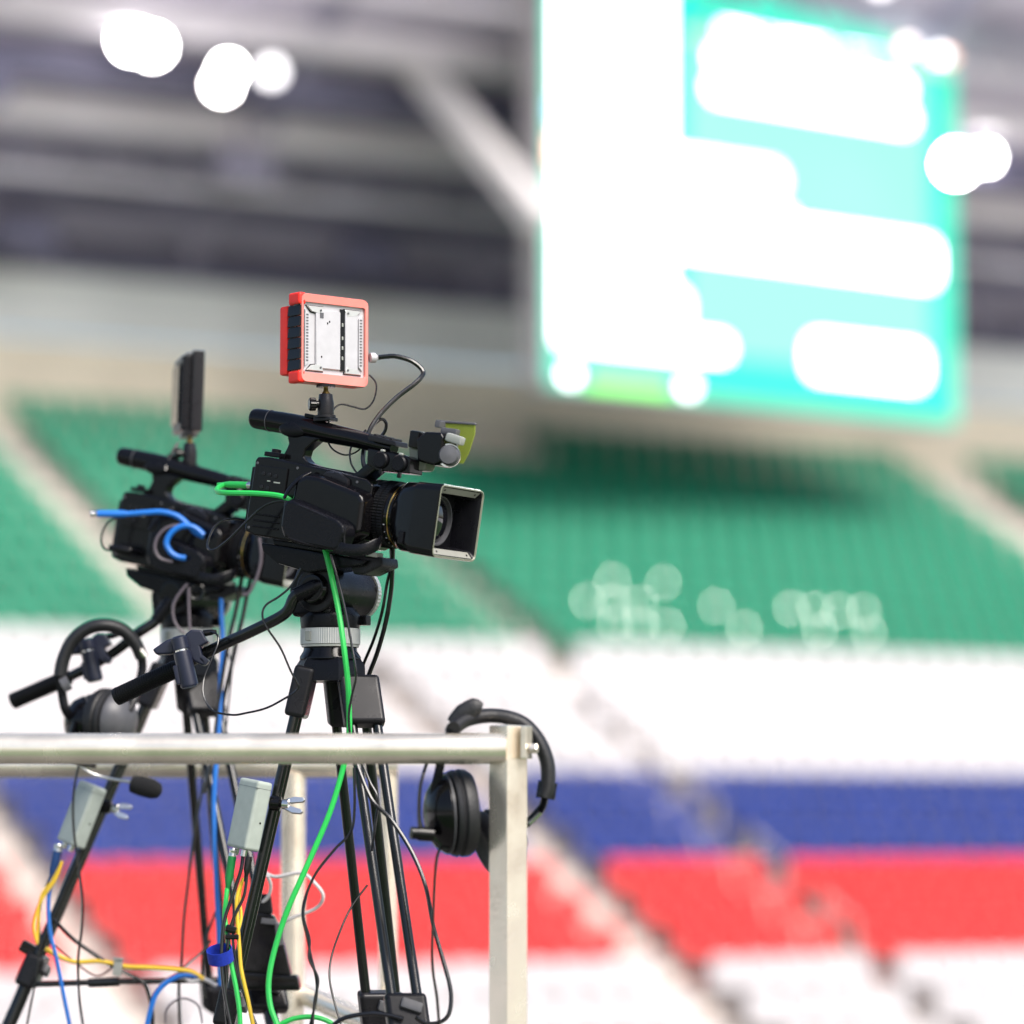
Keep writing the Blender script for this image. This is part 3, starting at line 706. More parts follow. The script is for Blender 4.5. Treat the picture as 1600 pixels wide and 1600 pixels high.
O1 = P(516, 1046, 5.92)
sepL = (P(0, 0, 5.9) - P(22, 0, 5.9))
tL = P(474, 1070, 5.90); fL = at_floor(tL, P(364, 1548, 5.90))
tF = P(563, 1085, 5.88); fF = at_floor(tF, P(631, 1552, 5.74))
tK = P(544, 1085, 5.97); fK = at_floor(tK, P(594.5, 1550, 6.08))
def frac(top, foot, y, d):
    z = P(0, y, d).z; return (top.z - z) / (top.z - foot.z)
legs1 = [(tL, fL, (.003, .034, 0), frac(tL, fL, 1545, 5.9)), (tF, fF, (.040, .006, 0), frac(tF, fF, 1555, 5.75)), (tK, fK, (.049, .012, 0), frac(tK, fK, 1550, 6.08))]
bar1 = [P(492, 917, 5.86), P(462, 930, 5.86), P(446, 958, 5.87), P(400, 983, 5.90), P(340, 1011, 5.95), P(276, 1045, 5.97), P(186, 1087, 6.0)]
trip1 = make_tripod(O1, 29, 'black tripod in front carrying the video camera with the red monitor', legs1, bar1, 9, cam1.matrix_world)

# ------------------------------------------------------------------ field monitor on its ball head
def ball_head(foot, top, axes, label):
    m = fmat(foot, axes); root = empty('ball_head', m, label, 'ball head'); H = (top - foot).length
    b = MB(); b.box((0, 0, .003), (.032, .026, .006), bev=.0015); b.lathe([(.006, .017), (.010, .017), (.011, .010)], n=28); b.build('shoe_foot', 'dgrey', root)
    b = MB(); b.lathe([(.009, .012), (.012, .0135), (H * .5, .0135), (H * .62, .012), (H * .74, .011), (H * .76, .008)], n=32); b.build('clamp_body', 'dgrey', root)
    b = MB(); b.lathe([(H * .68, .004), (H * .76, .0075), (H * .84, .004), (H * .95, .0035)], n=20); b.build('ball_stem', 'gold', root)
    b = MB(); b.lathe([(.010, .006), (.016, .006), (.017, .0105), (.026, .0110), (.028, .009)], Matrix.Translation((0, 0, H * .46)) @ axis_m(Vector((0, 0, 0)), (-.8, -.75, 0)), n=28, teeth=(.017, .026, .0008)); b.build('clamp_knob', 'black', root, sharp=25)
    b = MB(); b.lathe([(H * .93, .0155), (H * .995, .0155)], n=60, teeth=(H * .9, H, .0008)); b.build('mount_disc', 'dgrey', root, sharp=25)
    return root

AL = R_(40)
MX = Vector((math.cos(AL), math.sin(AL), 0)); MN = Vector((math.sin(AL), -math.cos(AL), 0))     # across the plate / out of the plate
def make_monitor(O, MX, MN, label, red=True):
    """O: middle of the bottom; local x across, y into the unit, z up"""
    m = fmat(O, (MX, -MN, Vector((0, 0, 1)))); root = empty('field_monitor', m, label, 'monitor')
    fr_m, pl_m = ('salmon', 'alu') if red else ('dgrey', 'dgrey')
    w, h = .138, .146
    oc = [(x, z + h / 2) for x, z in rrect(w, h, .010, 4)]; ic = [(x, z + h / 2 + .001) for x, z in rrect(w - .011, h - .030, .004, 4)]
    b = MB(); b.loops([[Vector((x * .985, 0.0, (z - h / 2) * .985 + h / 2)) for x, z in oc], [Vector((x, .004, z)) for x, z in oc], [Vector((x, .026, z)) for x, z in oc], [Vector((x * .96, .028, (z - h / 2) * .96 + h / 2)) for x, z in oc]], cap0=False, cap1=True)
    b.loops([[Vector((x * .985, 0.0, (z - h / 2) * .985 + h / 2)) for x, z in oc], [Vector((x, .0015, z)) for x, z in ic], [Vector((x, .006, z)) for x, z in ic]], cap0=False, cap1=False)
    b.box((w / 2 - .002, .016, h / 2), (.006, .024, h - .014), bev=.0025, seg=2)
    frm = b.build('bumper_frame', fr_m, root)
    for sz in (0, 1):
        c = MB(); c.box((-w / 2 + .0035, .0165, sz * (h - .018) + .009), (.015, .031, .0205), bev=.005, seg=3); c.build('corner_bumper', 'red', frm)  # deeper red puts the frame's darker left side into colour
    for x_, z_ in ((.04, .002), (-.02, h - .002), (.045, h - .002)):
        c = MB(); c.box((x_, .014, z_), (.022, .012, .0052), bev=.001, seg=1); c.build('bumper_notch', 'red', frm)
    # back plate with its bevelled wings, slots and screws
    b = MB(); b.box((0, .0085, h / 2 + .001), (w - .010, .004, h - .029)); pl = b.build('back_plate', pl_m, root)
    b = MB(); b.box((-.012, .0045, h / 2), (.050, .004, h - .050), bev=.001, seg=1); b.build('battery_pad', pl_m, pl)
    b = MB(); b.box((.036, .0045, h / 2), (.026, .004, h - .048), bev=.001, seg=1); b.build('battery_pad', pl_m, pl)
    b = MB(); b.box((.0180, .0052, h / 2 + .002), (.0085, .0025, h - .044)); sl_ = b.build('battery_slot', 'black', pl)
    for zz in (.045, .062, .078, .1): 
        b = MB(); b.box((.0175, .0036, zz), (.003, .002, .006), bev=.0005, seg=1); b.build('contact', 'grey', sl_)
    for sx in (-1, 1):
        b = MB(); b.prism([(sx * .059, .026), (sx * .051, .033), (sx * .051, .113), (sx * .059, .120)], .0030, .007, bev=.0006, seg=1); b.build('vent_panel', pl_m, pl)
        for k in range(16):
            b = MB(); b.box((sx * .055, .0028, .036 + k * .005), (.004, .001, .0022)); b.build('vent_slit', 'midgrey', pl, wn=False)
        for z0, z1 in ((.126, .114), (.020, .032)):
            b = MB(); b.prism([(sx * .056, z0), (sx * .022, z0), (sx * .026, z1), (sx * .046, z1 + (.003 if z1 > .1 else -.003))], .0022, .006, bev=.0008, seg=1); b.build('wing_panel', 'silver' if red else pl_m, pl)
            b = MB(); b.prism([(sx * .0575, z0 + (.0012 if z0 > .1 else -.0012)), (sx * .0205, z0 + (.0012 if z0 > .1 else -.0012)), (sx * .0252, z1 - (.0014 if z1 > .1 else -.0014)), (sx * .0472, z1 + (.0016 if z1 > .1 else -.0016))], .0052, .0068); b.build('wing_gap', 'dgrey', pl)
            b = MB(); b.lathe([(0, .0018), (.001, .0018)], axis_m(Vector((sx * .028, .0020, z0 - (.006 if z0 > .1 else -.006))), (0, -1, 0)), n=14); b.build('screw', 'midgrey', pl)
    b = MB(); b.box((-.026, .0022, .112), (.007, .001, .009)); b.build('catch', 'midgrey', pl)
    for x_, z_ in ((-.014, .100), (-.010, .103), (-.026, .044)):
        b = MB(); b.box((x_, .0022, z_), (.002, .001, .003)); b.build('mark', 'black', pl)
    # ribbed black side (battery side) on the left
    b = MB()
    for k in range(6): b.prism([(-w / 2 - .0035, .020 + k * .0178), (-w / 2 + .004, .020 + k * .0178), (-w / 2 + .004, .0365 + k * .0178), (-w / 2 - .0015, .0365 + k * .0178)], .0015, .034, bev=.0012, seg=2)
    b.box((-w / 2 + .004, .018, h / 2 + .001), (.008, .030, h - .036), bev=.002); b.build('ribbed_side', 'black', root)
    b = MB(); b.box((-w / 2 + .003, .012, h - .012), (.011, .020, .020), bev=.005); b.build('corner_catch', 'black', root)
    # screen-side shroud
    b = MB(); b.box((-.001, .047, h / 2 - .002), (w + .002, .022, .114), bev=.005); b.build('front_shroud', 'red' if red else 'matte', root)
    b = MB(); b.box((w / 2 + .001, .016, h / 2), (.006, .014, .07), bev=.002); b.build('port_cover', 'black', root)
    return root
Mb = P(515, 603, 5.885)
mon_O = P(523.5, 601, 5.885)
mon1 = make_monitor(mon_O, MX, MN, 'red framed field monitor with silver back plate above the front video camera')
bh1 = ball_head(cam1.matrix_world @ (Vector((13, 0, 140)) * mm), P(513, 604, 5.895), heading(29), 'small black ball head holding the red framed monitor')

# ------------------------------------------------------------------ zoom controller on a pan bar
def make_zoom(O, k, label):
    """seen from the grip side: x right, y away, z up; k metres for each drawn unit"""
    root = empty('zoom_controller', Matrix.Translation(O), label, 'zoom controller')
    q = lambda pts: [((x - 292) * k, (1027 - y) * k) for x, y in pts]
    v = lambda x, y, d: Vector(((x - 292) * k, d, (1027 - y) * k))
    b = MB(); b.prism(q([(240, 1016), (262, 1001), (290, 992), (296, 1004), (292, 1014), (268, 1023), (246, 1024)]), -.024, .012, bev=.004, seg=3); b.build('clamp_jaw', 'navy', root)
    b = MB(); b.prism(q([(290, 992), (300, 984), (316, 985), (323, 998), (327, 1004), (314, 1011), (318, 1026), (327, 1036), (318, 1041), (304, 1034), (292, 1020)]), -.018, .020, bev=.004, seg=3); b.build('control_housing', 'navy', root)
    a0, a1 = v(281, 996, -.030), v(300, 1075, -.034); ax = (a1 - a0).normalized(); L = (a1 - a0).length
    b = MB(); b.lathe([(0, .010), (.003, .0135), (L * .26, .0140), (L * .265, .012)], axis_m(a0, ax), n=28); b.build('thumb_grip', 'navy', root)
    b = MB(); b.lathe([(L * .262, .0115), (L * .30, .0115)], axis_m(a0, ax), n=28); b.build('screw_collar', 'chrome', root)
    b = MB(); b.lathe([(L * .30, .0130), (L * .32, .0142), (L * .96, .0148), (L, .0125)], axis_m(a0, ax), n=28); b.box(v(281, 1056, -.034), (.010, .014, .032), bev=.003, rot=Matrix.Rotation(-.2, 3, 'Y')); b.build('clamp_screw', 'navy', root)
    b = MB(); b.box(v(320, 1032, -.012), (.016, .012, .010), bev=.002, rot=Matrix.Rotation(.7, 3, 'Y')); b.build('rocker', 'navy', root)
    b = MB(); b.lathe([(0, .0055), (.012, .005), (.022, .003)], axis_m(v(318, 990, -.006), (1, 0, .15)), n=16); b.build('plug', 'black', root)
    return root
zc1 = make_zoom(P(292, 1027, 5.945), 5.945 / FPX, 'blue black zoom controller clamped on the front pan bar')

# ------------------------------------------------------------------ second camera set (behind, left)
D2 = 6.62
CAM2_O = P(262, 838, D2)
CAM2_M = fmat(CAM2_O, heading(24, 10.5))
cam2 = copy_tree(cam1); cam2.matrix_world = CAM2_M
tag(cam2, 'black video camera behind at the left, with a blue cable looped at its side', 'video camera')
bpy.context.view_layer.update()
O2 = P(292, 1040, D2 + .02)
tL2 = P(246, 1062, D2); fL2 = at_floor(tL2, P(62, 1490, D2 - .05))
tF2 = P(302, 1075, D2); fF2 = at_floor(tF2, P(331, 1427, D2 + .25))
tK2 = P(316, 1075, D2); fK2 = at_floor(tK2, P(412, 1535, D2 - .2))
legs2 = [(tL2, fL2, (.003, .036, 0), frac(tL2, fL2, 1490, D2)), (tF2, fF2, (.030, .03, 0), frac(tF2, fF2, 1540, D2 + .3)), (tK2, fK2, (.042, .008, 0), frac(tK2, fK2, 1530, D2 - .2))]
bar2 = [P(262, 945, D2 - .08), P(244, 970, D2 - .08), P(215, 990, D2 - .08), P(180, 1018, D2 - .06), P(140, 1042, D2 - .05), P(107, 1058, D2 - .04), P(24, 1094, D2 - .02)]
trip2 = make_tripod(O2, 26, 'black tripod standing behind at the left under the second video camera', legs2, bar2, 10, CAM2_M)
b = MB(); q0 = trip2.matrix_world.inverted()
b.tube([q0 @ P(55, 1538, D2 - .1), q0 @ P(181, 1534, D2 - .1), q0 @ P(344, 1531, D2 - .05)], .0055, 10); b.tube([q0 @ P(138, 1536, D2 - .1), q0 @ P(186, 1534, D2 - .1)], .0085, 10); b.build('spreader_bar', 'tube', trip2)
b = MB(); b.box(q0 @ P(44, 1482, D2 - .06), (.030, .024, .022), rot=Matrix.Rotation(.5, 3, 'Y'), bev=.004); b.build('leg_knob', 'black', trip2)
al2 = R_(13)
ex, ey = Vector((math.cos(al2), math.sin(al2), 0)), Vector((-math.sin(al2), math.cos(al2), 0))
m2 = fmat(P(297, 676, D2), (ex, ey, Vector((.055, 0, 1)).normalized()))
mon2 = empty('field_monitor', m2, 'slim black field monitor seen edge on above the camera at the left', 'monitor')
b = MB(); b.box((-.010, .055, .074), (.018, .110, .138), bev=.003); b.build('back_half', 'matte', mon2)
b = MB(); b.box((.011, .054, .078), (.023, .118, .150), bev=.004); b.build('screen_half', 'dgrey', mon2)
b = MB(); b.box((-.0215, .055, .074), (.004, .090, .110), bev=.0015); b.build('side_panel', 'black', mon2)
for z_ in (.004, .146):
    b = MB(); b.box((-.004, .014, z_), (.014, .020, .006), bev=.002); b.build('corner_foot', 'midgrey', mon2)
b = MB(); b.box((-.002, .03, -.004), (.026, .030, .010), bev=.002); b.build('mount_foot', 'grey', mon2)
bh2 = ball_head(P(296, 735, D2), P(298, 678, D2), heading(24), 'black ball head under the edge on black monitor')
zc2 = make_zoom(P(146, 1026, D2 - .07), D2 / FPX * .82, 'blue black zoom controller on the rear pan bar inside the headset arch')

# ------------------------------------------------------------------ converter boxes clamped to tripod legs
def make_box(top, bot, label, psi=38):
    Z = (top - bot); L = Z.length; Z.normalize()
    X = Vector((math.cos(R_(psi)), math.sin(R_(psi)), 0)); X = (X - Z * X.dot(Z)).normalized(); Y = Z.cross(X)
    root = empty('converter_box', fmat((top + bot) / 2, (X, Y, Z)), label, 'converter box')
    b = MB(); b.box((0, 0, 0), (.030, .056, L), bev=.006, seg=3); c = b.build('case', 'box', root)
    b = MB(); b.lathe([(0, .0016), (.0006, .0016)], axis_m(Vector((.004, -.0281, -.010)), (0, -1, 0)), n=12); b.build('status_hole', 'black', c)
    b = MB(); b.box((0, 0, L / 2 - .012), (.0304, .0564, .0006)); b.build('lid_seam', 'midgrey', c)
    for x_, y_ in ((-.004, .012), (-.004, -.012)):
        b = MB(); b.lathe([(0, .0055), (.010, .0055)], axis_m(Vector((x_, y_, -L / 2 - .0005)), (0, 0, -1)), n=16); b.build('socket', 'chrome', c)
    return root
bx1 = make_box(P(401, 1219, 5.86), P(379, 1327, 5.86), 'grey converter box in front with a green plug, clamped to the front tripod leg')
bx2 = make_box(P(146, 1226, D2 - .12), P(110, 1320, D2 - .12), 'grey converter box at the left above the yellow cable, on the rear tripod leg')
def wingnut(O, d, label):
    root = empty('wing_nut_clamp', axis_m(O, d) @ Matrix.Rotation(R_(70), 4, 'Z'), label, 'clamp')
    b = MB(); b.lathe([(-.016, .012), (0, .012), (.001, .006), (.010, .006)], n=20); b.build('clamp_pad', 'black', root)
    b = MB(); b.lathe([(.004, .008), (.014, .009), (.016, .005)], n=20); b.build('nut', 'chrome', root)
    for k in (-1, 1):
        b = MB(); b.prism([(.002 * k, .006), (.008 * k, .008), (.014 * k, .022), (.014 * k, .036), (.010 * k, .040), (.006 * k, .036), (.003 * k, .020)], -.0035, .0035, bev=.0015, seg=2); b.build('wing', 'chrome', root)
wingnut(P(438, 1256, 5.86), (1, -.2, -.1), 'silver wing nut clamp holding the front grey box to its leg')
wingnut(P(172, 1262, D2 - .10), (1, -.2, -.25), 'silver wing nut clamp beside the rear grey box')

# ------------------------------------------------------------------ headsets
def make_headset(name_label, band, bw, cups, yokes, M_extra=None, d_side=(0, 1, 0)):
    O = band[len(band) // 2]
    root = empty('headset', Matrix.Translation(O), name_label, 'headset'); T = lambda p: Vector(p) - O
    b = MB(); b.tube([T(p) for p in band], bw, 16, smooth=5, flat=.68, up=(0, 1, 0)); h = b.build('headband', 'pad', root)
    for c, ax, r, m1 in cups:
        mt = axis_m(T(c), ax)
        b = MB(); b.lathe([(-.004, r * .84), (0, r * .97), (.006, r), (.010, r * .95), (.0105, r * .95), (.014, r * 1.01), (.024, r), (.032, r * .92), (.034, r * .7), (.026, r * .4), (.024, 0)], mt, n=40); e = b.build('ear_pad', 'pad', root)
        b = MB(); b.lathe([(-.040, 0), (-.039, r * .30), (-.034, r * .55), (-.024, r * .78), (-.010, r * .92), (-.004, r * .90)], mt, n=40); b.build('ear_shell', m1, e)
        b = MB(); b.lathe([(-.0075, r * .91), (-.0070, r * .935), (-.0055, r * .935), (-.005, r * .9)], mt, n=40); b.build('shell_ring', 'midgrey', e)
    for pts, r, m1 in yokes:
        b = MB(); b.tube([T(p) for p in pts], r, 10, smooth=4, flat=1.6); b.build('yoke', m1, root)
    return root, T
dh = DR + .05
bandB = [P(707, 1140, dh - .05), P(722, 1128, dh - .03), P(742, 1121, dh - .01), P(769, 1118, dh), P(797, 1122, dh), P(822, 1134, dh), P(843, 1160, dh), P(855, 1192, dh), P(856, 1226, dh), P(851, 1246, dh)]
hs1, T1 = make_headset('black headset hanging over the corner post of the rail', bandB, .0165,
    [(P(704, 1271, dh - .01), Vector((.965, .24, .06)), .066, 'black'), (P(782, 1310, dh + .06), Vector((-.85, -.25, -.35)), .050, 'black')],
    [([P(707, 1140, dh - .045), P(694, 1172, dh - .04), P(686, 1205, dh - .04), P(679, 1240, dh - .035), P(683, 1275, dh - .04)], .0045, 'matte'),
     ([P(851, 1246, dh), P(846, 1262, dh + .01), P(826, 1284, dh + .03), P(800, 1300, dh + .055)], .0052, 'matte')])
b = MB(); b.tube([T1(P(704, 1130, dh - .03)), T1(P(722, 1115, dh - .03)), T1(P(741, 1106, dh - .03)), T1(P(753, 1108, dh - .03))], [.004, .007, .0075, .004], 12, smooth=4, flat=2.0); b.build('band_cushion', 'pad', hs1)
b = MB(); b.tube([T1(P(856, 1222, dh)), T1(P(852, 1248, dh))], .0098, 8, flat=1.5); b.build('slider_block', 'matte', hs1)
b = MB(); b.tube([T1(P(845, 1270, dh - .006)), T1(P(827, 1287, dh - .004))], .0035, 8); b.build('slider_trim', 'chrome', hs1)
b = MB(); b.lathe([(0, .011), (.022, .011), (.024, .0095), (.034, .0095), (.035, .006)], axis_m(T1(P(676, 1304, dh - .05)), (-1, -.3, .08)), n=24); b.build('boom_pivot', 'black', hs1)
b = MB(); b.tube([T1(P(658, 1295, dh - .055)), T1(P(655, 1275, dh - .055)), T1(P(656, 1235, dh - .055)), T1(P(662, 1208, dh - .05)), T1(P(668, 1190, dh - .03))], [.0045, .003, .0027, .0027, .0027], 10, smooth=5); b.build('mic_boom', 'c_black', hs1)

dg = D2 - .16
bandA = [P(94, 1056, dg), P(99, 1030, dg), P(112, 1003, dg), P(136, 983, dg), P(163, 977, dg), P(190, 984, dg + .01), P(210, 1003, dg + .02), P(221, 1026, dg + .03)]
hs2, T2 = make_headset('black headset with a grey dome earcup hanging on the rear pan bar', bandA, .0175,
    [(P(176, 1126, dg + .02), Vector((-.90, .42, .1)), .056, 'midgrey'), (P(136, 1130, dg + .04), Vector((.93, .30, 0)), .052, 'black')],
    [([P(94, 1056, dg), P(98, 1090, dg), P(104, 1112, dg), P(118, 1128, dg + .02)], .0052, 'matte'), ([P(221, 1026, dg + .03), P(222, 1048, dg + .03), P(212, 1085, dg + .02), P(200, 1110, dg)], .0052, 'matte'),
     ([P(97, 1072, dg - .01), P(108, 1066, dg - .01)], .0085, 'midgrey')])
b = MB(); b.tube([T2(P(219, 1015, dg + .015)), T2(P(228, 1026, dg + .015))], .006, 8); b.build('slider_trim', 'chrome', hs2)
b = MB(); b.tube([T2(P(118, 1190, dg)), T2(P(140, 1207, dg)), T2(P(170, 1216, dg)), T2(P(206, 1222, dg - .01))], .0032, 10, smooth=5); b.build('mic_boom', 'chrome', hs2)
ax_ = P(256, 1237, dg - .02) - P(204, 1223, dg - .01)
b = MB(); b.lathe([(0, .008), (.003, .015), (.02, .0175), (.042, .0175), (.054, .013), (.058, .006), (.059, 0)], axis_m(T2(P(204, 1224, dg - .01)), ax_), n=24); b.build('foam_windshield', 'foam', hs2)
b = MB(); b.tube([T2(P(118, 1128, dg)), T2(P(110, 1160, dg)), T2(P(116, 1188, dg)), T2(P(150, 1196, dg))], .011, 10, smooth=4, flat=.5); b.build('boom_arm', 'matte', hs2)

# ------------------------------------------------------------------ plugs, ties, clips, cables
def plug(a, b_, r, m, label, metal=True, tail=.012):
    d = (b_ - a).normalized(); L = (b_ - a).length
    root = empty('cable_plug', axis_m(a, d), label, 'plug')
    b = MB(); b.lathe([(0, r * .9), (.002, r), (L * .75, r), (L, r * .62), (L + tail, r * .5)], n=20); b.build('boot', m, root)
    if metal:
        b = MB(); b.lathe([(-.013, r * .8), (-.011, r * .95), (-.008, r * .95), (-.007, r * .85), (-.004, r * .85), (-.003, r * .95), (0, r * .95)], n=20); b.build('metal_sleeve', 'chrome', root)
plug(P(388, 758, 5.955), P(348, 757, 6.0), .0058, 'c_green', 'bright green plug at the back of the front video camera')
plug(P(363, 1338, 5.86), P(356, 1384, 5.86), .0068, 'g_plug', 'dark green plug under the front grey box')
plug(P(90, 1330, D2 - .12), P(81, 1372, D2 - .12), .0085, 'c_navy', 'dark blue plug under the rear grey box')
plug(P(389, 1338, 5.85), P(385, 1366, 5.85), .0058, 'c_black', 'black barrel plug under the front grey box', metal=False)
plug(P(152, 803, D2 - .125), P(205, 803, D2 - .125), .0068, 'c_blue', 'blue plug sticking out left of the rear video camera')
plug(P(578, 559, 5.93), P(588, 559, 5.935), .0085, 'alu', 'pale plug on the right side of the red monitor', metal=False, tail=.004)
plug(P(205, 862, D2 - .05), P(180, 857, D2 - .05), .0098, 'black', 'black plug at the lower back of the rear video camera', metal=False)

NC = [0]
def cable(m, r, pts, label, n=8, cat='cable'):
    w = [P(*p) for p in pts]
    b = MB(); b.tube(w, r, n, smooth=7)
    o = b.build('cable', m, origin=w[0], wn=False); tag(o, label, cat); NC[0] += 1
def C(m, r, d, xy, label, wob=.0):
    """d: one depth, or a list of depths spread along the run"""
    ds = [d] if isinstance(d, (int, float)) else d
    out = []
    for k, (x, y) in enumerate(xy):
        t = k / max(1, len(xy) - 1) * (len(ds) - 1); i = min(int(t), len(ds) - 2) if len(ds) > 1 else 0
        dd = ds[0] if len(ds) == 1 else ds[i] + (ds[i + 1] - ds[i]) * (t - i)
        out.append((x, y, dd))
    cable(m, r, out, label)
C('c_black', .0040, [5.935, 5.93, 5.87, 5.84], [(588, 559), (604, 557), (620, 557), (645, 565), (661, 581), (652, 596), (620, 621), (596, 645), (580, 668), (571, 692), (567, 717), (571, 732), (580, 742)], 'thick black cable curving from the red monitor down to the camera')
C('c_black', .0015, [5.92, 5.90, 5.86], [(577, 586), (586, 596), (588, 608), (583, 627), (570, 639), (550, 635), (532, 632), (520, 642), (512, 667), (511, 685), (520, 702), (540, 711), (560, 704), (566, 690)], 'thin black cord looping from the monitor over the carry handle')
C('c_black', .0017, [5.86, 5.84], [(572, 672), (555, 688), (547, 705), (549, 725), (560, 742), (566, 746)], 'thin black loop hanging in front of the handle strut')
C('c_black', .0028, [5.88, 5.90], [(572, 702), (574, 684), (584, 664), (596, 655), (603, 661), (602, 672), (594, 683), (580, 690)], 'small black cable coil on top of the carry handle')
C('c_green', .0046, [6.0, 5.95, 5.85, 5.83], [(352, 757), (341, 762), (340, 768), (352, 770), (400, 771), (438, 775), (456, 784), (470, 800)], 'green cable running from its plug along the camera side')
C('c_green', .0046, [5.83, 5.80, 5.82, 5.80, 5.76], [(505, 850), (511, 870), (520, 910), (530, 960), (537, 1010), (543, 1060), (545, 1100), (545, 1150), (536, 1200), (515, 1270), (481, 1350), (450, 1420), (430, 1480), (420, 1530), (422, 1570), (433, 1602), (440, 1625)], 'long green cable hanging down in front of the front tripod')
C('c_green', .0040, [5.78, 5.78], [(400, 1625), (440, 1600), (462, 1591), (490, 1589), (515, 1597), (530, 1612)], 'green cable arch at the bottom between the tripod legs')
C('c_black', .0018, [5.84, 5.86, 5.95], [(452, 786), (437, 783), (412, 791), (384, 816), (359, 841), (337, 858), (326, 858), (325, 846), (334, 825), (350, 813), (374, 811), (395, 818)], 'thin black cord looping out behind the front camera body')
C('c_black', .0018, [5.82, 5.80, 5.82, 5.90, 5.94], [(470, 888), (455, 915), (436, 932), (416, 945), (410, 960), (416, 979), (438, 1012), (455, 1050), (466, 1070), (462, 1080), (449, 1089), (417, 1106), (385, 1114), (362, 1117), (332, 1110), (318, 1087), (319, 1060), (330, 1032), (340, 1007), (340, 993), (332, 988), (324, 987)], 'thin black cord sagging from the tripod head to the zoom controller')
C('c_black', .0026, [5.88, 5.90, 6.0], [(610, 845), (611, 881), (605, 911), (597, 956), (584, 999), (569, 1035), (560, 1060)], 'left one of two black cables under the lens')
C('c_black', .0038, [5.87, 5.90, 6.0], [(614, 845), (613, 887), (611, 924), (603, 971), (590, 1018), (575, 1058), (566, 1090)], 'thicker right one of two black cables under the lens')
C('c_black', .0020, [5.81, 5.79, 5.80], [(517, 866), (528, 906), (539, 952), (549, 1005), (555, 1039), (556, 1060), (550, 1086), (545, 1120), (548, 1160)], 'thin black cord beside the long green cable')
C('c_black', .0022, [5.80, 5.76, 5.74], [(553, 1200), (554, 1262), (548, 1300), (523, 1327), (494, 1364), (477, 1403), (473, 1432), (480, 1463), (486, 1495), (494, 1529), (494, 1560), (485, 1600), (480, 1620)], 'black cord swinging left of the middle tripod leg')
C('c_black', .0020, [5.765, 5.75, 5.74], [(480, 1395), (474, 1430), (484, 1468), (483, 1498), (497, 1530), (491, 1566), (488, 1612)], 'second black cord twisted round the swinging cord')
C('c_black', .0018, [6.0, 5.95, 5.9], [(574, 1383), (548, 1419), (531, 1456), (518, 1495), (515, 1529), (523, 1568), (534, 1604)], 'thin black cord bowing left behind the twin legs')
C('c_black', .0034, [5.80, 5.74, 5.70, 5.68], [(556, 1190), (580, 1248), (612, 1282), (644, 1332), (665, 1385), (676, 1442), (691, 1495), (704, 1547), (702, 1582), (688, 1597), (665, 1599), (650, 1590)], 'thick black cable sweeping right of the tripod and back at the bottom')
C('c_black', .0023, [DR + .02, DR + .06], [(692, 1318), (683, 1338), (679, 1377), (677, 1429), (675, 1482), (677, 1521), (683, 1560), (687, 1610)], 'thin cord hanging straight down from the headset earcup')
C('c_black', .0022, [5.80, 5.78], [(565, 1190), (578, 1222), (590, 1248), (586, 1290), (580, 1330)], 'thin black cord lying along the upper twin legs')
C('c_black', .0036, [5.72, 5.70], [(500, 1625), (523, 1600), (544, 1589), (578, 1584), (606, 1586), (630, 1592)], 'black cable arching low across the front leg collars')
C('c_green', .0040, [5.86, 5.84, 5.82], [(355, 1388), (353, 1408), (351, 1432), (355, 1458), (359, 1495), (368, 1540), (374, 1580), (376, 1620)], 'green cable hanging from the dark green plug')
C('c_yellow', .0032, [5.86, 5.84, 5.82], [(378, 1378), (370, 1405), (371, 1440), (374, 1480), (377, 1515), (387, 1560), (395, 1600), (399, 1620)], 'yellow cable below the front grey box')
C('c_yellow', .0024, [5.87, 5.85], [(380, 1372), (374, 1400), (377, 1432), (372, 1455)], 'short yellow lead doubled beside the yellow cable')
C('c_black', .0030, [5.85, 5.83, 5.81], [(380, 1334), (376, 1361), (361, 1406), (350, 1442), (346, 1495), (350, 1547), (360, 1600), (364, 1625)], 'black cable in front of the blue strap')
C('c_black', .0026, [5.85, 5.82], [(386, 1366), (381, 1400), (366, 1432), (357, 1465), (354, 1520), (352, 1560), (356, 1610)], 'black power lead from the barrel plug under the grey box')
C('c_black', .0024, [5.88, 5.84], [(366, 1420), (364, 1470), (372, 1520), (384, 1560), (400, 1600), (412, 1620)], 'black cord crossing behind the front left leg')
C('c_white', .0032, [6.35, 6.3, 6.35], [(412, 1362), (431, 1370), (470, 1364), (491, 1379), (505, 1400), (494, 1419), (457, 1434), (426, 1450)], 'white cable loop in front of the rear rail post')
C('c_white', .0032, [6.3, 6.35], [(418, 1368), (423, 1384), (418, 1402), (400, 1417), (392, 1422)], 'short white cable hook left of the rear rail post')
C('c_blue', .0052, [D2 - .125, D2 - .13, D2 - .135], [(200, 803), (228, 801), (252, 800), (276, 806), (294, 820), (306, 832), (318, 838)], 'blue cable arching over the side of the rear camera')
C('c_blue', .0052, [D2 - .14, D2 - .14], [(318, 836), (303, 824), (285, 822), (268, 832), (260, 848), (266, 862), (278, 870), (290, 872)], 'blue cable loop in front of the rear hand strap')
C('c_blue', .0045, [D2 - .06, D2 - .1, D2 - .12], [(338, 905), (345, 930), (346, 960), (348, 1000), (345, 1060), (342, 1140), (337, 1200), (334, 1250), (335, 1310), (338, 1380), (341, 1440), (343, 1500), (344, 1540)], 'long blue cable hanging straight down at the rear tripod')
C('c_black', .0036, [D2 - .08, D2 - .1], [(378, 900), (370, 945), (358, 1000), (347, 1060), (338, 1130), (330, 1190), (318, 1240)], 'left black cable beside the long blue one')
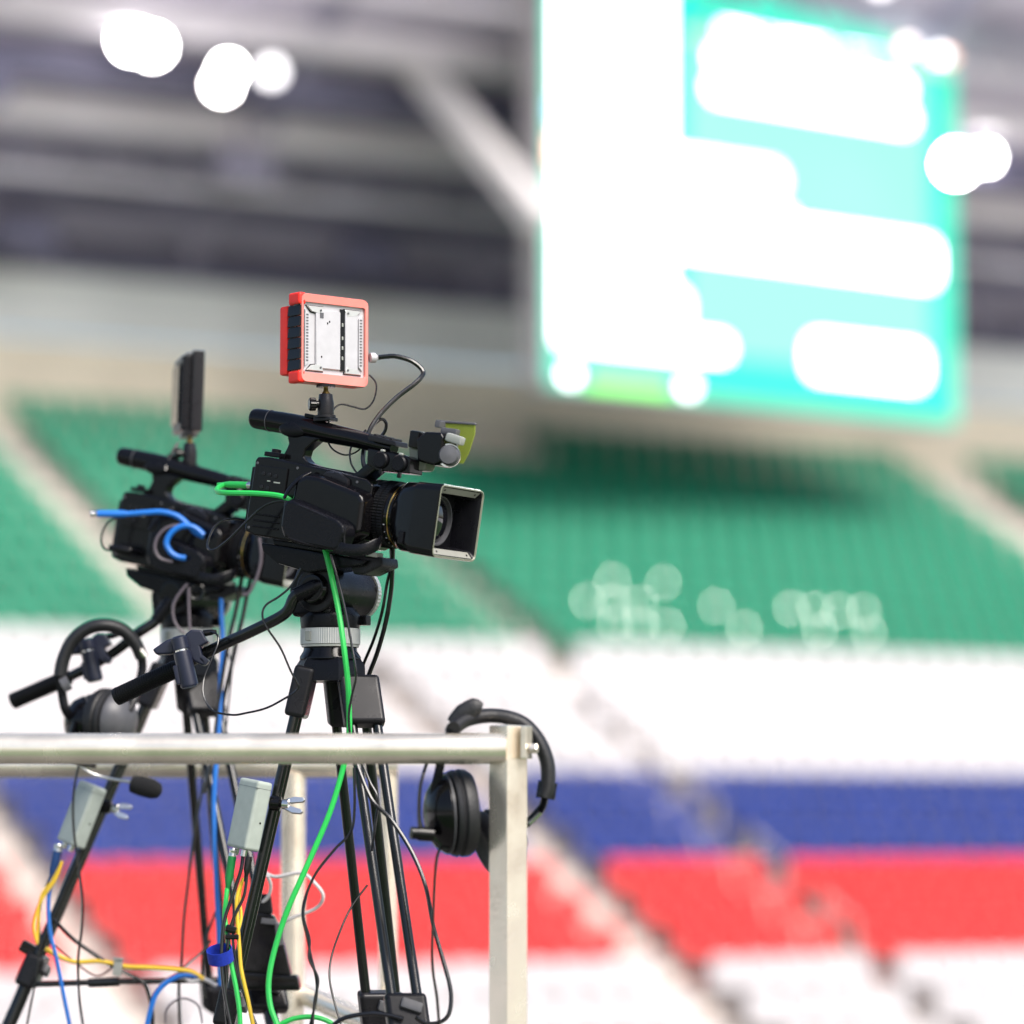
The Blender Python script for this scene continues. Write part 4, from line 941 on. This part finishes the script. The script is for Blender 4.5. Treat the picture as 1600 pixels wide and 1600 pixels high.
C('c_black', .0040, [D2 - .07, D2 - .09], [(398, 880), (388, 920), (378, 970), (364, 1030), (350, 1090), (341, 1145)], 'right black cable beside the long blue one')
C('c_grey', .0030, [D2 - .16, D2 - .15], [(405, 840), (408, 870), (402, 900), (390, 925), (380, 930)], 'grey violet cord curling under the rear lens')
C('c_grey', .0026, [D2 - .13, D2 - .13], [(293, 912), (280, 928), (271, 945), (271, 965), (278, 980), (290, 990)], 'grey violet loop in front of the rear tripod head')
C('c_grey', .0026, [D2 - .13, D2 - .13], [(295, 918), (295, 950), (297, 985), (300, 1000)], 'straight grey cord in front of the rear tripod head')
C('c_black', .0026, [D2 - .12, D2 - .12], [(318, 925), (312, 936), (300, 934), (297, 922), (305, 914), (316, 916), (320, 926)], 'tiny black cable ring below the rear camera')
C('c_grey', .0028, [D2 - .135, D2 - .135], [(285, 820), (262, 824), (247, 838), (242, 856), (250, 872), (270, 878)], 'grey violet cord loop on the rear camera body')
C('c_black', .0020, [D2 - .06, D2 - .06], [(190, 806), (170, 815), (160, 830), (158, 846), (164, 858), (176, 860)], 'thin black cord curving left of the rear camera back')
C('c_black', .0030, [D2, D2 - .02], [(278, 692), (270, 705), (262, 722), (258, 735)], 'short black cord under the rear monitor')
C('c_black', .0018, [D2 - .1, D2 - .1], [(352, 1150), (356, 1110), (360, 1070), (362, 1040), (356, 1020)], 'hair thin cord right of the long blue cable')
C('c_black', .0024, [dg, dg - .03], [(123, 1196), (117, 1225), (114, 1260), (116, 1306), (124, 1360), (129, 1410), (127, 1455), (122, 1500), (124, 1560), (132, 1615)], 'black cord hanging from the rear headset in front of the grey box')
C('c_black', .0030, [D2 + .05, D2], [(317, 1200), (315, 1238), (304, 1300), (296, 1364), (287, 1442), (283, 1513), (279, 1545), (283, 1612)], 'black cable hanging left of the rear twin legs')
C('c_black', .0026, [D2, D2], [(337, 1424), (326, 1455), (318, 1482), (316, 1521), (320, 1560)], 'short black cord right of the hanging rear cable')
C('c_black', .0026, [D2, D2 - .05], [(330, 1470), (312, 1490), (294, 1505), (280, 1520), (262, 1530)], 'black cord slanting down to the rear cable bundle')
C('c_black', .0034, [D2 - .12, D2 - .1], [(84, 1436), (104, 1458), (126, 1477), (173, 1508), (220, 1532), (233, 1555), (238, 1590), (236, 1615)], 'black cable sagging right from the rear left leg')
C('c_yellow', .0028, [D2 - .14, D2 - .15], [(97, 1345), (86, 1375), (66, 1404), (56, 1430), (53, 1450), (58, 1472)], 'yellow lead hanging under the rear grey box')
C('c_yellow', .0022, [D2 - .13, D2 - .14], [(95, 1350), (80, 1378), (64, 1400), (60, 1440), (58, 1475)], 'thinner yellow lead beside it under the rear grey box')
C('c_yellow', .0042, [D2 - .12, D2 - .1], [(71, 1482), (92, 1494), (118, 1503), (157, 1502), (194, 1510), (236, 1512), (276, 1515), (300, 1519), (318, 1530)], 'yellow cable running level between the two rear legs')
C('c_blue', .0036, [D2 - .13, D2 - .15], [(81, 1375), (76, 1400), (76, 1435), (80, 1465), (88, 1497), (97, 1542), (109, 1605)], 'blue cable falling from the dark blue plug')
C('c_blue', .0048, [D2 - .1, D2 - .12], [(310, 1525), (285, 1524), (262, 1534), (246, 1550), (238, 1568), (230, 1600), (228, 1615)], 'blue cable bending down from the rear cable bundle')
C('c_red', .0018, [D2 - .12, D2 - .1], [(86, 1476), (104, 1492), (123, 1508), (142, 1522), (155, 1525), (168, 1518), (178, 1508)], 'dark red cord sagging under the yellow cable')
C('c_black', .0020, [D2 - .11, D2 - .12], [(90, 1340), (70, 1390), (62, 1430), (62, 1480), (56, 1530), (48, 1570), (40, 1610)], 'thin black cord following the rear left leg')
C('c_white', .0036, [D2 - .1, D2 - .1], [(250, 1541), (266, 1530), (285, 1527), (300, 1534), (318, 1530), (338, 1540)], 'white cable knot in the rear bundle')
C('c_grey', .0018, [D2 - .1, D2 - .1], [(258, 1600), (260, 1578), (272, 1564), (290, 1560), (310, 1572), (316, 1600)], 'thin grey cord arch below the rear bundle')
# blue strap round the front left leg, black buckle, cable clip on the yellow cable
b = MB(); c0 = P(344, 1492, 5.83); tl = Matrix.Rotation(R_(24), 3, 'X') @ Matrix.Rotation(R_(-8), 3, 'Y')
b.loops([[c0 + tl @ Vector((r * math.cos(k * math.pi / 14), r * math.sin(k * math.pi / 14), z)) for k in range(28)] for r, z in ((.0195, -.0105), (.0208, -.0105), (.0208, .0105), (.0195, .0105), (.0195, -.0105))], cap0=False, cap1=False)
tag(b.build('cable_strap', 'vblue', origin=c0), 'bright blue hook and loop cable strap round the front cables', 'strap')
b = MB(); c0 = P(361, 1452, 5.84); b.box(c0, (.018, .016, .012), bev=.003, rot=Matrix.Rotation(.3, 3, 'Y')); b.box(c0 + Vector((.002, -.004, -.012)), (.022, .016, .008), bev=.002)
tag(b.build('cable_clip', 'black', origin=c0), 'black clip squeezing the cables above the blue strap', 'clip')
b = MB(); c0 = P(184, 1512, D2 - .13); rot = Matrix.Rotation(.1, 3, 'Y'); b.box(c0, (.016, .012, .030), bev=.003, rot=rot); b.box(c0 + Vector((.002, -.001, .016)), (.018, .014, .004), bev=.001, rot=rot)
tag(b.build('cable_clip', 'grey', origin=c0), 'grey metal clip on the level yellow cable', 'clip')
# connector cluster hanging at the right rear leg
b0 = P(412, 1470, D2 - .28)
ro = empty('power_adapter', Matrix.Translation(b0), 'black angular power plug block hanging behind the front left leg', 'power block'); Tq = lambda p: Vector(p) - b0
b = MB(); b.prism([(-.036, -.055), (.050, -.062), (.030, .02), (.018, .045), (-.012, .050), (-.028, .01)], -.02, .02, bev=.006, seg=2); b.build('block', 'black', ro)
b = MB(); b.prism([(-.012, .048), (.016, .046), (.012, .080), (-.004, .082)], -.012, .012, bev=.004); b.build('strain_relief', 'rubber', ro)
b = MB(); b.box((.010, -.021, .034), (.026, .008, .010), bev=.002, rot=Matrix.Rotation(.1, 3, 'Y')); b.build('label_plate', 'midgrey', ro)
b = MB(); b.prism([(-.050, -.085), (.066, -.085), (.060, -.058), (-.042, -.052)], -.026, .026, bev=.006, seg=2); b.build('end_cap', 'black', ro)
b = MB(); b.prism([(.020, .036), (.034, .024), (.036, -.006), (.024, -.010)], -.026, -.006, bev=.003); b.build('side_latch', 'midgrey', ro)
